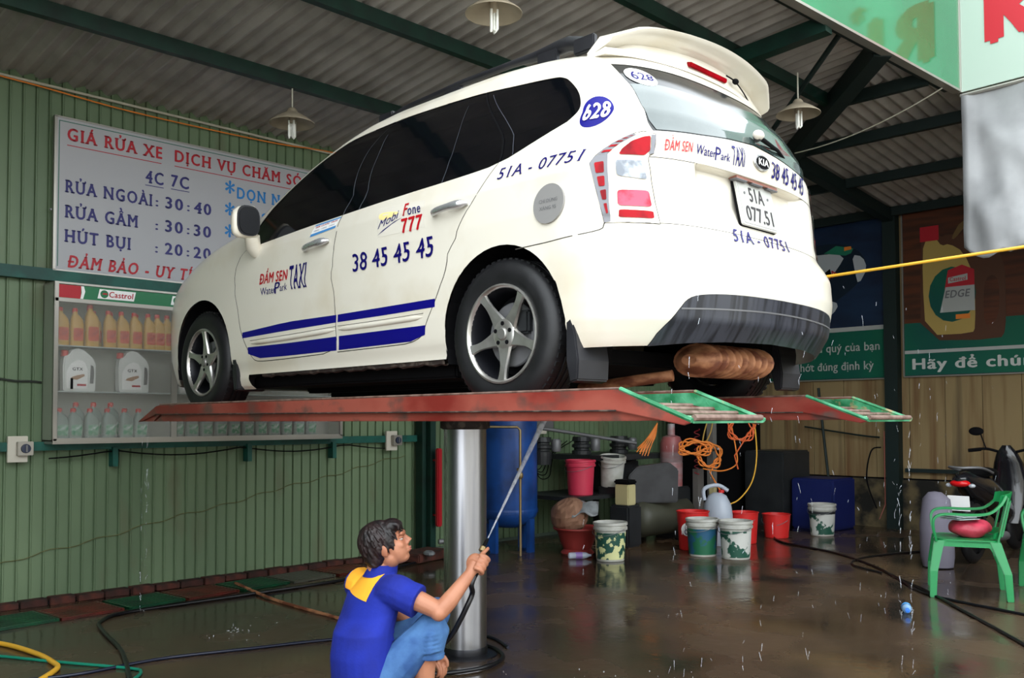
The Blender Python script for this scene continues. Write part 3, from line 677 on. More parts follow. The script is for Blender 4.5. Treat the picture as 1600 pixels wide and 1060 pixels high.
def sag(a, b, s, n=16): return [(a[0]+(b[0]-a[0])*i/n, a[1]+(b[1]-a[1])*i/n, a[2]+(b[2]-a[2])*i/n-4*s*(i/n)*(1-i/n)) for i in range(n+1)]
top(MB().tube(sag((-.40, 4.75, 3.98), (1.1, 4.5, 4.18), .07), .006, 6), 'cable', M['pvc'], 'thin pale cable sagging under the dark roof toward the green sign', 'cable')
top(MB().tube([(-3.19, 2.40, 2.20), (2.78, 3.68, 2.62)], .012, 8), 'rope', M['yellowhose'], 'taut yellow rope stretched behind the bumper toward the right edge', 'rope')
# ------------------------------------------------------------------ pendant lamps
lp = thing('pendant_lamp', None, None)
MB().tube([(0, 0, .105), (0, 0, .34)], .006, 8).build('stem', M['pvc'], lp, world=False)
MB().lathe([(.176, -.004), (.174, .004), (.12, .045), (.070, .075), (.045, .088), (.038, .105), (.028, .118), (.012, .125)], (0, 0, 0), 36, cap=False).build('lamp_shade', M['shade'], lp, smooth=50, world=False).modifiers.new('s', 'SOLIDIFY').thickness = .003
MB().lathe([(.026, .0), (.028, .06), (.02, .1)], (0, 0, 0), 16).build('lamp_holder', M['shade'], lp, world=False)
for q in range(3):
    a_ = q*2*PI/3; x, y = .019*math.cos(a_), .019*math.sin(a_); MB().tube([(x*1.3, y*.6, .02), (x*1.3, y*.6, -.10), (x*.8, y*1.2, -.112), (x*.2, y*1.6, -.10), (x*.2, y*1.6, .02)], .0085, 8).build('lamp_tube', M['tube'], lp, smooth=50, world=False)
for i, (x, y, z, l) in enumerate(((-2.21, .19, 3.66, 'small enamel pendant lamp above the bonnet near the green wall'), (.02, .22, 3.83, 'enamel pendant lamp at the top edge above the car roof'), (.43, 3.24, 3.82, 'enamel pendant lamp hanging right of the spoiler under the dark roof'))):
    place(lp, i == 0, (x, y, z), .3*i, l, 'lamp')
MB()
# ------------------------------------------------------------------ lift
LF_ = thing('car_lift', 'single-column car wash lift with two worn red ramps carrying the taxi', 'lift', (0, 0, 0))
PC = MB().lathe([(.124, .0), (.124, 1.335)], (0, 0, 0), 64).build('lift_column', M['piston'], LF_, smooth=40)
MB().lathe([(.19, 0), (.19, .008), (.128, .012), (.128, .045), (.126, .05)], (0, 0, 0), 56).build('base_ring', mat('dark_floor_ring', (54, 54, 58), .35, .8), LF_, smooth=40)
MB().lathe([(.13, 1.30), (.145, 1.31), (.145, 1.345), (.12, 1.35)], (0, 0, 0), 48).build('top_collar', M['grimesteel'], LF_, smooth=30)
for x in (-.55, .55): MB().bb(x-.06, x+.06, -.85, .85, 1.355, 1.395).build('cross_beam', M['rampred'], LF_, bevel=.004)
MB().bb(-.6, .6, -.12, .12, 1.35, 1.40).build('head_frame', M['rampred'], LF_, bevel=.004)
def ramp(yo, yi, dx, s):
    """yo near edge, yi far edge; side beams, chequered floor, sloping rear end with bars"""
    R_ = []
    for y0, sg in ((yo, 1), (yi, -1)):
        o_ = sg*.022
        pol = [(-1.86+dx, 1.350), (2.02+dx, 1.350), (2.20+dx, 1.356), (1.97+dx, 1.408), (-1.74+dx, 1.398)]
        MB().prism(pol, (0, y0+(o_ if sg > 0 else o_), 0), (1, 0, 0), (0, 0, 1), -.02*1 if sg > 0 else .02).build('side_channel', M['rampred'], LF_, bevel=.003)
        pol = [(-2.07+dx, 1.348), (-2.02+dx, 1.348), (-1.80+dx, 1.396), (1.96+dx, 1.386), (2.245+dx, 1.336), (2.275+dx, 1.345), (1.975+dx, 1.462), (-1.75+dx, 1.452), (-1.80+dx, 1.448)]
        MB().prism(pol, (0, y0, 0), (1, 0, 0), (0, 0, 1), -.014 if sg > 0 else .014).build('side_flange', M['rampred'], LF_, bevel=.003)
        MB().tube([(-1.80+dx, y0-sg*.001, 1.396), (1.96+dx, y0-sg*.001, 1.387)], .0035, 6).build('crease', M['grimesteel'], LF_)
        MB().tube([(-1.75+dx, y0+sg*.007, 1.458), (1.975+dx, y0+sg*.007, 1.466)], .0055, 6).build('worn_edge', M['rustbar'], LF_)
        MB().tube([(1.975+dx, y0+sg*.007, 1.464), (2.275+dx, y0+sg*.007, 1.352)], .009, 6).build('green_edge', M['rampgreen'], LF_)
        # green inner face
        pol = [(1.2+dx, 1.412), (1.955+dx, 1.414), (2.25+dx, 1.356), (1.972+dx, 1.459), (1.2+dx, 1.457)]
        MB().prism(pol, (0, y0+sg*.016, 0), (1, 0, 0), (0, 0, 1), .002).build('inner_face', M['rampgreen'], LF_)
    MB().bb(-1.74+dx, 1.96+dx, yo+.01, yi-.01, 1.390, 1.400).build('ramp_floor', M['rampred'], LF_)
    w_ = yi-yo
    sl = MB(); sl.add([(1.955+dx, yo+.014, 1.400), (1.955+dx, yi-.014, 1.400), (2.275+dx, yi-.014, 1.350), (2.275+dx, yo+.014, 1.350), (1.955+dx, yo+.014, 1.392), (1.955+dx, yi-.014, 1.392), (2.275+dx, yi-.014, 1.342), (2.275+dx, yo+.014, 1.342)], [(0, 3, 2, 1), (4, 5, 6, 7), (0, 1, 5, 4), (1, 2, 6, 5), (2, 3, 7, 6), (3, 0, 4, 7)])
    sp_ = sl.build('slope_plate', M['rampgreen'], LF_)
    for i, t in enumerate((.04, .34, .66, 1.0)):
        x = 1.955+.32*t+dx; z = 1.400-.05*t+.011; MB().tube([(x, yo+.018, z), (x, yi-.018-(.012 if i == 3 else 0), z)], .0085 if i < 3 else .011, 8).build('grip_bar', M['rustbar'], LF_)
    # raised chequer lugs on the slope and on the inner face, near end
    mb = MB()
    for i in range(9):
        for j in range(14):
            t = (i+.5)/9; x = 1.955+.32*t+dx; z = 1.4015-.05*t; y = yo+.03+(w_-.06)*(j+.5)/14
            mb.box((x, y, z), (.022, .006, .004), (0, .155, .6 if (i+j) % 2 else -.6))
    lug = mb.build('chequer_lug', mat('worn_lug', (150, 200, 160), .4), sp_); lug['kind'] = 'stuff'
    mb = MB()
    for k in range(11): mb.box((1.60+.055*k+dx, yi-.0175, 1.432-max(0, k-7)*.017), (.022, .003, .005), (0, .8, 0))
    lug = mb.build('chequer_lug', M['rampgreen'], LF_); lug['kind'] = 'stuff'
    MB().prism([(-2.06+dx, 1.35), (-1.86+dx, 1.35), (-1.76+dx, 1.40), (-1.80+dx, 1.41)], (0, yo+.014, 0), (1, 0, 0), (0, 0, 1), -(w_-.03)).build('front_plate', M['rampred'], LF_)
ramp(-1.05, -.57, 0, 1); ramp(.49, 1.0, -.09, 1)
# ------------------------------------------------------------------ the car
H0 = 1.40
ZT=[.14,.16,.20,.30,.42,.6,.8,.95,1.03,1.2,1.35,1.45,1.5,1.55,1.585,1.605,1.62,1.635,1.645,1.65]
WT=[.84,.865,.88,.895,.905,.91,.905,.89,.865,.81,.755,.715,.69,.66,.625,.59,.53,.42,.25,.0]
XR=np.array([(.14,1.86),(.20,1.90),(.26,1.96),(.35,2.02),(.5,2.045),(.62,2.035),(.68,2.00),(.735,1.955),(.80,1.94),(.9,1.935),(1.0,1.93),(1.10,1.93),(1.13,1.915),(1.2,1.90),(1.3,1.85),(1.4,1.78),(1.5,1.70),(1.55,1.64),(1.6,1.52),(1.65,1.2)])
XF=np.array([(.14,-2.33),(.2,-2.41),(.35,-2.47),(.5,-2.48),(.62,-2.47),(.72,-2.45),(.8,-2.40),(.87,-2.31),(.93,-2.18),(.98,-2.05),(1.03,-1.87),(1.07,-1.63),(1.11,-1.38),(1.2,-1.17),(1.3,-.99),(1.4,-.79),(1.5,-.53),(1.55,-.36),(1.6,-.1),(1.63,.25),(1.65,.7)])
LR=np.array([(.14,.50),(.7,.50),(.76,.44),(1.1,.42),(1.2,.36),(1.5,.36),(1.55,.6),(1.6,.9),(1.65,.4)])
LF=np.array([(.14,.8),(.6,.85),(.8,.8),(.95,.75),(1.03,.65),(1.1,.5),(1.2,.42),(1.5,.40),(1.6,.4),(1.65,.2)])
def _it(T, z): return np.interp(z, T[:, 0], T[:, 1])
def _sm(T, z): return (_it(T, z-.012)+2*_it(T, z)+_it(T, z+.012))/4
def _canon(n, k=400):
    th = np.linspace(0, np.pi/2, k); cx = np.sin(th)**(2/n); cy = np.cos(th)**(2/n)
    s = np.r_[0, np.cumsum(np.hypot(np.diff(cx)*.4, np.diff(cy)*.9))]; return s/s[-1], cx, cy
CR, CF = _canon(2.6), _canon(2.4)
def carP(u, z):
    """body surface: u 0-1 front quarter, 1-2 left side, 2-3 rear quarter to the centre line, 3-4 mirrored"""
    u = np.atleast_1d(np.asarray(u, float)); z = np.minimum(np.atleast_1d(np.asarray(z, float)), 1.65)
    m = u > 3; u = np.where(m, 6-u, u)
    W = np.interp(z, ZT, WT); xr = _sm(XR, z); xf = _sm(XF, z); lr = _it(LR, z); lf = _it(LF, z)
    k = np.minimum(1, (xr-xf)*.9/(lr+lf)); lr = lr*k; lf = lf*k; a = xf+lf; b = xr-lr
    s1 = np.clip(1-u, 0, 1); s2 = np.clip(u-2, 0, 1)
    x = np.where(u <= 1, a-lf*np.interp(s1, CF[0], CF[1]), np.where(u <= 2, a+(b-a)*(u-1), b+lr*np.interp(s2, CR[0], CR[1])))
    y = -W*np.where(u <= 1, np.interp(s1, CF[0], CF[2]), np.where(u <= 2, 1, np.interp(s2, CR[0], CR[2])))
    sy = np.clip((.46-abs(y))/.08, 0, 1); sy = sy*sy*(3-2*sy)*(u > 2.3)
    sz = np.clip((1.004-z)/.008, 0, 1)*np.clip((z-.74)/.13, 0, 1)
    x = x-.05*sy*sz
    side = (u > 1)*(u < 2.1)     # soft step of the door bottoms
    y = y+.010*side*np.exp(-((z-.25)/.05)**2)
    return np.stack([x, np.where(m, -y, y), z+H0], -1)
def carN(u, z):
    u = np.atleast_1d(np.asarray(u, float)); z = np.atleast_1d(np.asarray(z, float)); e = 2e-3
    n = np.cross(carP(np.minimum(u+e, 4), z)-carP(np.maximum(u-e, 0), z), carP(u, z+e)-carP(u, z-e))
    return n/(np.linalg.norm(n, axis=1, keepdims=True)+1e-12)
def xz2u(x, z):
    us = np.linspace(0.0, 3.0, 1501); xs = carP(us, np.full(1501, z))[:, 0]
    return float(np.interp(x, np.maximum.accumulate(xs), us))
def xzpoly(pts): return [(xz2u(x, z), z) for x, z in pts]
def inpoly(px, py, poly):
    c = False; j = len(poly)-1
    for i in range(len(poly)):
        xi, yi = poly[i]; xj, yj = poly[j]
        if (yi > py) != (yj > py) and px < (xj-xi)*(py-yi)/(yj-yi)+xi: c = not c
        j = i
    return c
def fbox(f):
    xs = [v.co.x for v in f.verts]; ys = [v.co.y for v in f.verts]; return min(xs), max(xs), min(ys), max(ys)
def cutpoly(bm, poly, lay=None, tag=0):
    x0, x1 = min(p[0] for p in poly), max(p[0] for p in poly); y0, y1 = min(p[1] for p in poly), max(p[1] for p in poly)
    reg = {}
    for f in bm.faces:
        b = fbox(f)
        if b[1] >= x0 and b[0] <= x1 and b[3] >= y0 and b[2] <= y1: reg[f] = b
    k = len(poly)
    for i in range(k):
        p, q = poly[i], poly[(i+1) % k]; e = 1e-4
        ex0, ex1 = min(p[0], q[0])-e, max(p[0], q[0])+e; ey0, ey1 = min(p[1], q[1])-e, max(p[1], q[1])+e
        sel = [f for f, b in reg.items() if b[1] >= ex0 and b[0] <= ex1 and b[3] >= ey0 and b[2] <= ey1]
        if not sel: continue
        n = Vector((q[1]-p[1], p[0]-q[0], 0))
        if n.length < 1e-9: continue
        g = set(sel)
        for f in sel: g.update(f.edges); g.update(f.verts)
        for f in sel: del reg[f]
        r = bmesh.ops.bisect_plane(bm, geom=list(g), dist=1e-7, plane_co=Vector((p[0], p[1], 0)), plane_no=n.normalized())
        for f in r['geom']:
            if isinstance(f, bmesh.types.BMFace): reg[f] = fbox(f)
    ins = []
    for f in reg:
        c = f.calc_center_median()
        if inpoly(c.x, c.y, poly):
            ins.append(f)
            if lay is not None: f[lay] = tag
    return ins
def mesh_uv(name, V, F, off=0.0, mirror=False, both=False, m=None, parent=None, offs=None):
    """maps flat (u,z) geometry onto the body, with exact smooth normals"""
    V = np.asarray(V, float); P_ = carP(V[:, 0], V[:, 1]); N_ = carN(V[:, 0], V[:, 1]); P_ = P_+N_*off
    F = [tuple(f) for f in F]
    S = np.array([1, -1, 1.])
    if mirror: P_ = P_*S; N_ = N_*S; F = [f[::-1] for f in F]
    if both:
        k = len(P_); F = F+[tuple(i+k for i in f[::-1]) for f in F]; P_ = np.vstack([P_, P_*S]); N_ = np.vstack([N_, N_*S])
    me = D.meshes.new(name); me.from_pydata(P_.tolist(), [], F); me.update()
    me.polygons.foreach_set('use_smooth', [True]*len(me.polygons)); me.normals_split_custom_set_from_vertices(N_.tolist())
    return link(name, me, m, parent)
def decal(name, poly, m, parent, off=.0012, cell=.03, mirror=False, both=False):
    """flat vinyl or lens piece following the body"""
    su = 3.2 if np.mean([p[0] for p in poly]) < 2 else 1.15
    x0, x1 = min(p[0] for p in poly), max(p[0] for p in poly); y0, y1 = min(p[1] for p in poly), max(p[1] for p in poly)
    nx = max(1, int((x1-x0)*su/cell)); ny = max(1, int((y1-y0)/cell)); bm = bmesh.new()
    g = [[bm.verts.new((x0+(x1-x0)*i/nx, y0+(y1-y0)*j/ny, 0)) for j in range(ny+1)] for i in range(nx+1)]
    for i in range(nx):
        for j in range(ny): bm.faces.new((g[i][j], g[i+1][j], g[i+1][j+1], g[i][j+1]))
    ins = set(cutpoly(bm, poly)); bmesh.ops.delete(bm, geom=[f for f in bm.faces if f not in ins], context='FACES')
    bm.verts.index_update(); V = [(v.co.x, v.co.y) for v in bm.verts]; F = [[v.index for v in f.verts] for f in bm.faces]; bm.free()
    return mesh_uv(name, V, F, off, mirror, both, m, parent)
def ribbon(name, pts, width, m, parent, off=.0008, closed=False, both=False, mirror=False, n=3):
    if both and max(q[0] for q in pts) < 2.98:
        ribbon(name, pts, width, m, parent, off, closed, False, False, n); return ribbon(name, pts, width, m, parent, off, closed, False, True, n)
    P2 = chaikin(list(pts), 2, closed) if n else list(pts)
    if closed: P2 = P2+[P2[0]]
    V = []; F = []
    for i, (u, z) in enumerate(P2):
        a = P2[max(i-1, 0)]; b = P2[min(i+1, len(P2)-1)]; su = 3.2 if u < 2 else 1.15
        dx, dz = (b[0]-a[0])*su, b[1]-a[1]; l = math.hypot(dx, dz)+1e-9
        V += [(u-dz/l*width/2/su, z+dx/l*width/2), (u+dz/l*width/2/su, z-dx/l*width/2)]
        if i: F.append((2*i-2, 2*i-1, 2*i+1, 2*i))
    return mesh_uv(name, V, F, off, mirror, both, m, parent)
def u2s(u): return (u-2)*2.85 if u < 2 else (u-2)*1.15      # body parameter to metres along the side and back
def s2u(s): return 2+s/2.85 if s < 0 else 2+s/1.15
def cartext(body, quad, m, parent, off=.003, name='lettering', **kw):
    """quad in (u,z): baseline start, baseline end, cap end, cap start"""
    V, F = glyphs(body, **kw); x0 = min(v[0] for v in V); x1 = max(v[0] for v in V)
    bm = bmesh.new(); vs = [bm.verts.new(((x-x0)/(x1-x0), y, l_)) for x, y, l_ in V]
    for f in F:
        try: bm.faces.new([vs[i] for i in f])
        except ValueError: pass
    for k in range(1, 16):
        bmesh.ops.bisect_plane(bm, geom=bm.faces[:]+bm.edges[:]+bm.verts[:], plane_co=(k/16, 0, 0), plane_no=(1, 0, 0))
    for k in (.2, .4, .6, .8): bmesh.ops.bisect_plane(bm, geom=bm.faces[:]+bm.edges[:]+bm.verts[:], plane_co=(0, k, 0), plane_no=(0, 1, 0))
    bm.verts.index_update(); a, b, c, d = [np.array((u2s(q[0]), q[1])) for q in quad]; out = []; offs = off+np.array([v.co.z*.00025 for v in bm.verts])[:, None]
    for v in bm.verts:
        s, t = v.co.x, v.co.y; w2 = a*(1-s)*(1-t)+b*s*(1-t)+c*s*t+d*(1-s)*t; out.append((s2u(w2[0]), w2[1]))
    F = [[v.index for v in f.verts] for f in bm.faces]; bm.free()
    return mesh_uv(name, out, F, offs, False, False, m, parent)

CAR = thing('car', 'white seven-seat taxi raised on the red car wash lift, seen from its left rear', 'car', (0, 0, H0))
dlo = [(1.206,.984),(1.331,1.009),(1.452,1.025),(1.608,1.044),(1.778,1.055),(1.865,1.067),(1.942,1.134),(2.036,1.203),(2.058,1.225),(2.067,1.252),(2.068,1.292),(2.063,1.337),(2.045,1.385),(2.03,1.403),(2.001,1.420),(1.941,1.437),(1.877,1.450),(1.721,1.483),(1.592,1.496),(1.460,1.505),(1.311,1.513),(1.170,1.509),(1.030,1.496),(.985,1.475),(.955,1.40),(.95,1.30),(.97,1.20),(1.01,1.10),(1.07,1.035),(1.13,.985),(1.17,.978)]
fdoor = [(1.16,.99),(1.134,.955),(1.156,.884),(1.183,.768),(1.191,.670),(1.204,.514),(1.226,.404),(1.251,.314),(1.262,.300),(1.285,.296),(1.330,.296),(1.414,.300),(1.525,.308),(1.518,.474),(1.512,.642),(1.511,.776),(1.499,.877),(1.452,1.03),(1.45,1.04),(1.3,1.05),(1.2,1.03)]
rdoor = [(1.452,1.03),(1.499,.877),(1.511,.776),(1.512,.642),(1.518,.474),(1.525,.308),(1.649,.312),(1.738,.318),(1.751,.411),(1.762,.472),(1.782,.582),(1.814,.720),(1.826,.842),(1.849,.942),(1.865,1.075),(1.7,1.08)]
def arch(cx, cz, r, zb=.10, fl=.015):
    p = [(cx-r-fl, zb), (cx-r-.004, cz-.06)]+[(cx+r*math.cos(a), cz+r*math.sin(a)) for a in np.linspace(PI, 0, 25)]+[(cx+r+.004, cz-.06), (cx+r+fl+.02, zb)]
    return [(xz2u(x, max(z, .13)), z) for x, z in p]
rarch = arch(1.222, .335, .362); farch = arch(-1.468, .350, .362, .10, .03)
rwin = [(2.368,1.112),(2.5,1.122),(2.614,1.131),(2.797,1.151),(3.06,1.172),(3.06,1.455),(2.607,1.453),(2.408,1.450),(2.259,1.448),(2.275,1.39),(2.298,1.324),(2.318,1.222),(2.345,1.15)]
tail = [(2.153,.967),(2.169,.998),(2.194,1.025),(2.221,1.049),(2.252,1.070),(2.285,1.089),(2.326,1.103),(2.378,1.096),(2.382,1.050),(2.380,1.013),(2.365,1.005),(2.361,.989),(2.373,.947),(2.379,.896),(2.393,.819),(2.402,.725),(2.352,.725),(2.283,.725),(2.207,.723),(2.186,.839)]
trim = [(2.34,.10),(2.361,.275),(2.397,.344),(2.431,.394),(2.451,.422),(2.479,.439),(2.529,.449),(2.613,.456),(2.709,.460),(2.817,.462),(3.06,.464),(3.06,.10)]
wsc = [(-.1,1.128),(.55,1.135),(.80,1.15),(.88,1.22),(.86,1.40),(.82,1.50),(.7,1.53),(-.1,1.56)]
head = [(.30,.80),(.55,.78),(.72,.82),(.80,.88),(.74,.90),(.5,.88),(.33,.86)]
grille = [(-.1,.62),(.16,.62),(.2,.80),(-.1,.82)]
gate = [(2.40,.735),(3.06,.735),(3.06,1.52),(2.5,1.52),(2.24,1.50),(2.30,1.25),(2.36,1.11),(2.385,1.09),(2.385,.9)]
us = np.r_[np.linspace(0, 1, 37), np.linspace(1, 2, 121)[1:], np.linspace(2, 3, 47)[1:]]
zs = np.r_[np.linspace(.14, .22, 8), np.linspace(.22, .73, 36)[1:], np.linspace(.73, .99, 18)[1:], [.995, 1.000, 1.004, 1.009], np.linspace(1.009, 1.5, 36)[1:], np.linspace(1.5, 1.62, 16)[1:], [1.627, 1.634, 1.640, 1.645, 1.6485, 1.65]]
bm = bmesh.new(); lay = bm.faces.layers.int.new('tag')
g = [[bm.verts.new((u, z, 0)) for z in zs] for u in us]
for i in range(len(us)-1):
    for j in range(len(zs)-1): bm.faces.new((g[i][j], g[i+1][j], g[i+1][j+1], g[i][j+1]))
TAGS = dict(body=0, fdoor=1, rdoor=2, dlo=3, rwin=4, tail=5, trim=6, ws=7, head=8, grille=9, gate=10, hole=99)
for nm, poly in (('gate', gate), ('fdoor', fdoor), ('rdoor', rdoor), ('dlo', chaikin(dlo, 1)), ('rwin', rwin), ('tail', tail), ('trim', chaikin(trim, 1)), ('ws', chaikin(wsc, 1)), ('head', chaikin(head, 1)), ('grille', grille), ('hole', rarch), ('hole', farch), ('hole', [(2.03,.10),(2.05,.236),(2.36,.246),(2.51,.262),(2.7,.274),(3.06,.283),(3.06,.10)]), ('hole', [(1.215,.10),(1.225,.224),(1.85,.232),(1.85,.10)]), ('hole', [(-.1,.10),(-.1,.185),(.95,.185),(.95,.10)])):
    cutpoly(bm, poly, lay, TAGS[nm])
bm.verts.index_update()
UV = np.array([(v.co.x, v.co.y) for v in bm.verts]); byt = {}
for f in bm.faces: byt.setdefault(f[lay], []).append([v.index for v in f.verts])
bm.free()
def extract(tag):
    F = byt[TAGS[tag]]; ids = sorted({i for f in F for i in f}); mp = {i: k for k, i in enumerate(ids)}
    return UV[ids], [[mp[i] for i in f] for f in F]
shell = mesh_uv('body_shell', *extract('body'), both=True, m=M['paint'], parent=CAR)
FD = RD = None
for mir in (False, True):
    a = mesh_uv('front_door', *extract('fdoor'), mirror=mir, m=M['paint'], parent=CAR)
    b = mesh_uv('rear_door', *extract('rdoor'), mirror=mir, m=M['paint'], parent=CAR)
    mesh_uv('side_window', *extract('dlo'), off=-.004, mirror=mir, m=M['blackglass'], parent=CAR)
    t_ = mesh_uv('tail_light', *extract('tail'), off=.004, mirror=mir, m=M['paint'], parent=CAR)
    mesh_uv('headlight', *extract('head'), mirror=mir, m=M['clearlens'], parent=CAR)
    side = [(2.153,.967),(2.170,.998),(2.210,1.002),(2.216,.951),(2.223,.873),(2.227,.727),(2.207,.723),(2.186,.839)]
    decal('side_bezel', side, M['bezel'], t_, .006, mirror=mir)
    decal('side_bezel', [(2.173,1.000),(2.200,1.031),(2.236,1.061),(2.285,1.089),(2.300,1.086),(2.248,1.049),(2.219,1.018),(2.210,1.002)], M['bezel'], t_, .006, mirror=mir)
    for q in ([(2.169,.966),(2.201,.971),(2.206,.926),(2.178,.923)], [(2.182,.909),(2.207,.912),(2.210,.871),(2.190,.869)], [(2.194,.852),(2.214,.857),(2.217,.816),(2.203,.815)], [(2.207,.799),(2.218,.801),(2.218,.761),(2.211,.759)]):
        decal('red_reflector', corners(q), M['redlens'], t_, .008, mirror=mir)
    up_a, up_b = [(2.180,1.001),(2.285,1.083)], [(2.212,1.005),(2.296,1.085)]
    for k in range(5):
        s0, s1 = k/5+.05, k/5+.14
        f_ = lambda s, e: (e[0][0]+(e[1][0]-e[0][0])*s, e[0][1]+(e[1][1]-e[0][1])*s+.012*math.sin(PI*s))
        decal('red_reflector', [f_(s0, up_a), f_(s1, up_a), f_(s1, up_b), f_(s0, up_b)], M['redlens'], t_, .008, mirror=mir)
    decal('brake_lens', corners([(2.248,1.000),(2.256,1.024),(2.286,1.058),(2.328,1.079),(2.355,1.085),(2.363,1.024),(2.344,1.001)]), M['redlens'], t_, .008, mirror=mir)
    decal('chrome_strip', [(2.358,1.088),(2.378,1.091),(2.380,1.013),(2.359,1.007),(2.365,1.040)], M['bezel'], t_, .008, mirror=mir)
    decal('reversing_lens', corners([(2.241,.977),(2.339,.978),(2.350,.945),(2.360,.902),(2.249,.912)]), M['clearlens'], t_, .008, mirror=mir)
    decal('indicator_lens', corners([(2.252,.855),(2.367,.858),(2.380,.792),(2.255,.791)]), M['pinklens'], t_, .008, mirror=mir)
    decal('fog_lens', corners([(2.255,.775),(2.381,.774),(2.382,.745),(2.254,.745)]), M['redlens'], t_, .008, mirror=mir)
    ribbon('lens_edge', tail, .003, M['gap'], t_, off=.0045, closed=True, mirror=mir, n=0)
    if not mir: FD, RD, TL = a, b, t_
GATE = mesh_uv('tailgate', *extract('gate'), both=True, m=M['paint'], parent=CAR)
RW = mesh_uv('rear_window', *extract('rwin'), off=-.002, both=True, m=M['frit'], parent=CAR)
decal('window_pane', [(2.385,1.120),(2.614,1.137),(2.797,1.157),(3.0,1.172),(3.0,1.322),(2.85,1.33),(2.602,1.344),(2.455,1.349),(2.300,1.333),(2.320,1.222),(2.35,1.16)], M['rearglass'], RW, .0004, both=True)
TR = mesh_uv('bumper_trim', *extract('trim'), off=.004, both=True, m=M['trimplastic'], parent=CAR)
ribbon('highlight_ridge', [(2.431,.389),(2.623,.397),(2.869,.405),(3.0,.406)], .006, M['greymetal'], TR, off=.007, both=True)
mesh_uv('windscreen', *extract('ws'), off=-.003, both=True, m=M['blackglass'], parent=CAR)
mesh_uv('grille', *extract('grille'), off=-.004, both=True, m=M['blackplastic'], parent=CAR)
# seams
for poly in (fdoor[:18], [(1.525,.308)]+rdoor[6:15]): ribbon('panel_gap', poly, .0045, M['gap'], CAR, both=True)
ribbon('panel_gap', [(1.940,.666),(1.970,.669),(2.010,.672),(2.193,.691),(2.207,.723)], .004, M['gap'], CAR, both=True)
ribbon('panel_gap', [(2.402,.725),(2.41,.733),(2.7,.735),(3.0,.735)], .003, M['gap'], CAR, both=True)
ribbon('panel_gap', [(2.367,1.000),(2.45,1.003),(2.60,1.004)], .003, M['gap'], CAR, both=True)
wl = mat('pillar_line', (70, 72, 80), .3)
for pts in ([(1.453,1.026),(1.346,1.187),(1.26,1.38),(1.225,1.49)], [(1.502,1.028),(1.396,1.198),(1.342,1.353),(1.286,1.442)], [(1.726,1.056),(1.684,1.167),(1.668,1.343),(1.661,1.441)], [(1.890,1.097),(1.867,1.174),(1.820,1.307),(1.759,1.453)]):
    ribbon('window_seal', pts, .0045, wl, CAR, off=-.002)
ribbon('window_seal', [(1.865,1.067),(1.855,1.127),(1.806,1.267),(1.721,1.482)], .012, M['black'], CAR, off=-.002)
# stripes, badges and lettering
for a, b in ((1.2165, 1.5205), (1.5245, 1.767)):
    n_ = 7; top_ = []; bot_ = []
    for k in range(n_+1):
        u = a+(b-a)*k/n_; zt = np.interp(u, [1.21,1.374,1.522,1.647,1.768], [.472,.499,.499,.504,.509]); zb = np.interp(u, [1.21,1.374,1.523,1.648,1.766], [.439,.452,.460,.464,.471])
        top_.append((u, zt)); bot_.append((u, zb))
    decal('blue_stripe', bot_+top_[::-1], M['blue'], FD if a < 1.4 else RD)
    n_ = 7; top_ = []; bot_ = []
    a2 = 1.236 if a < 1.4 else 1.529
    b2 = 1.5225 if a < 1.4 else 1.748
    for k in range(n_+1):
        u = a2+(b2-a2)*k/n_; top_.append((u, np.interp(u, [1.231,1.374,1.526,1.649,1.754], [.383,.382,.388,.391,.393])))
        lo_ = np.interp(u, [1.236,1.255,1.373,1.532,1.651,1.735,1.748], [.345,.314,.313,.317,.322,.325,.35]); bot_.append((u, lo_))
    decal('blue_stripe', bot_+top_[::-1], M['blue'], FD if a < 1.4 else RD)
def molding(u0, u1, parent):
    k = 14; pts = []
    for i in range(k+1):
        u = u0+(u1-u0)*i/k; z = np.interp(u, [1.243,1.375,1.52,1.65,1.745], [.405,.410,.423,.427,.432]); p = carP(u, z)[0]; pts.append((p[0], p[1]+.004, p[2]))
    r = [.004, .012]+[.0145]*(k-3)+[.012, .004]
    MB().tube(pts, r, 10).build('side_molding', M['paint'], parent, smooth=60)
    ribbon('shadow_line', [(u0, np.interp(u0, [1.243,1.52,1.745], [.42,.440,.449])), ((u0+u1)/2, np.interp((u0+u1)/2, [1.243,1.375,1.52,1.65,1.745], [.42,.427,.440,.443,.448])), (u1, np.interp(u1, [1.243,1.52,1.745], [.42,.440,.449]))], .0025, M['gap'], parent)
molding(1.245, 1.520, FD); molding(1.525, 1.742, RD)
cartext('ĐẦM SEN', [(1.277,.738),(1.376,.734),(1.369,.790),(1.271,.796)], M['redtext'], FD, bold=.035, shear=.25)
cartext('Water', [(1.285,.672),(1.337,.674),(1.336,.712),(1.284,.715)], M['bluetext'], FD, shear=.15)
cartext('P', [(1.332,.668),(1.350,.668),(1.352,.730),(1.332,.730)], M['bluetext'], FD, bold=.01, shear=.1)
cartext('ark', [(1.350,.676),(1.374,.678),(1.375,.718),(1.350,.715)], M['bluetext'], FD, shear=.15)
cartext('TAXI', [(1.384,.676),(1.437,.673),(1.429,.806),(1.374,.804)], M['bluetext'], FD, bold=.02, serif=.05)
cartext('38 45 45 45', [(1.576,.705),(1.777,.707),(1.769,.799),(1.565,.793)], M['bluetext'], RD, bold=.02)
decal('sticker_film', [(1.626,.852),(1.744,.851),(1.715,.986),(1.583,.999)], mat('sticker_film', (216, 210, 197), .2), RD, .0008)
decal('yellow_patch', chaikin([(1.595,.975),(1.625,.972),(1.66,.955),(1.64,.94),(1.615,.935),(1.60,.95)], 1), M['yellowpatch'], RD, .0014)
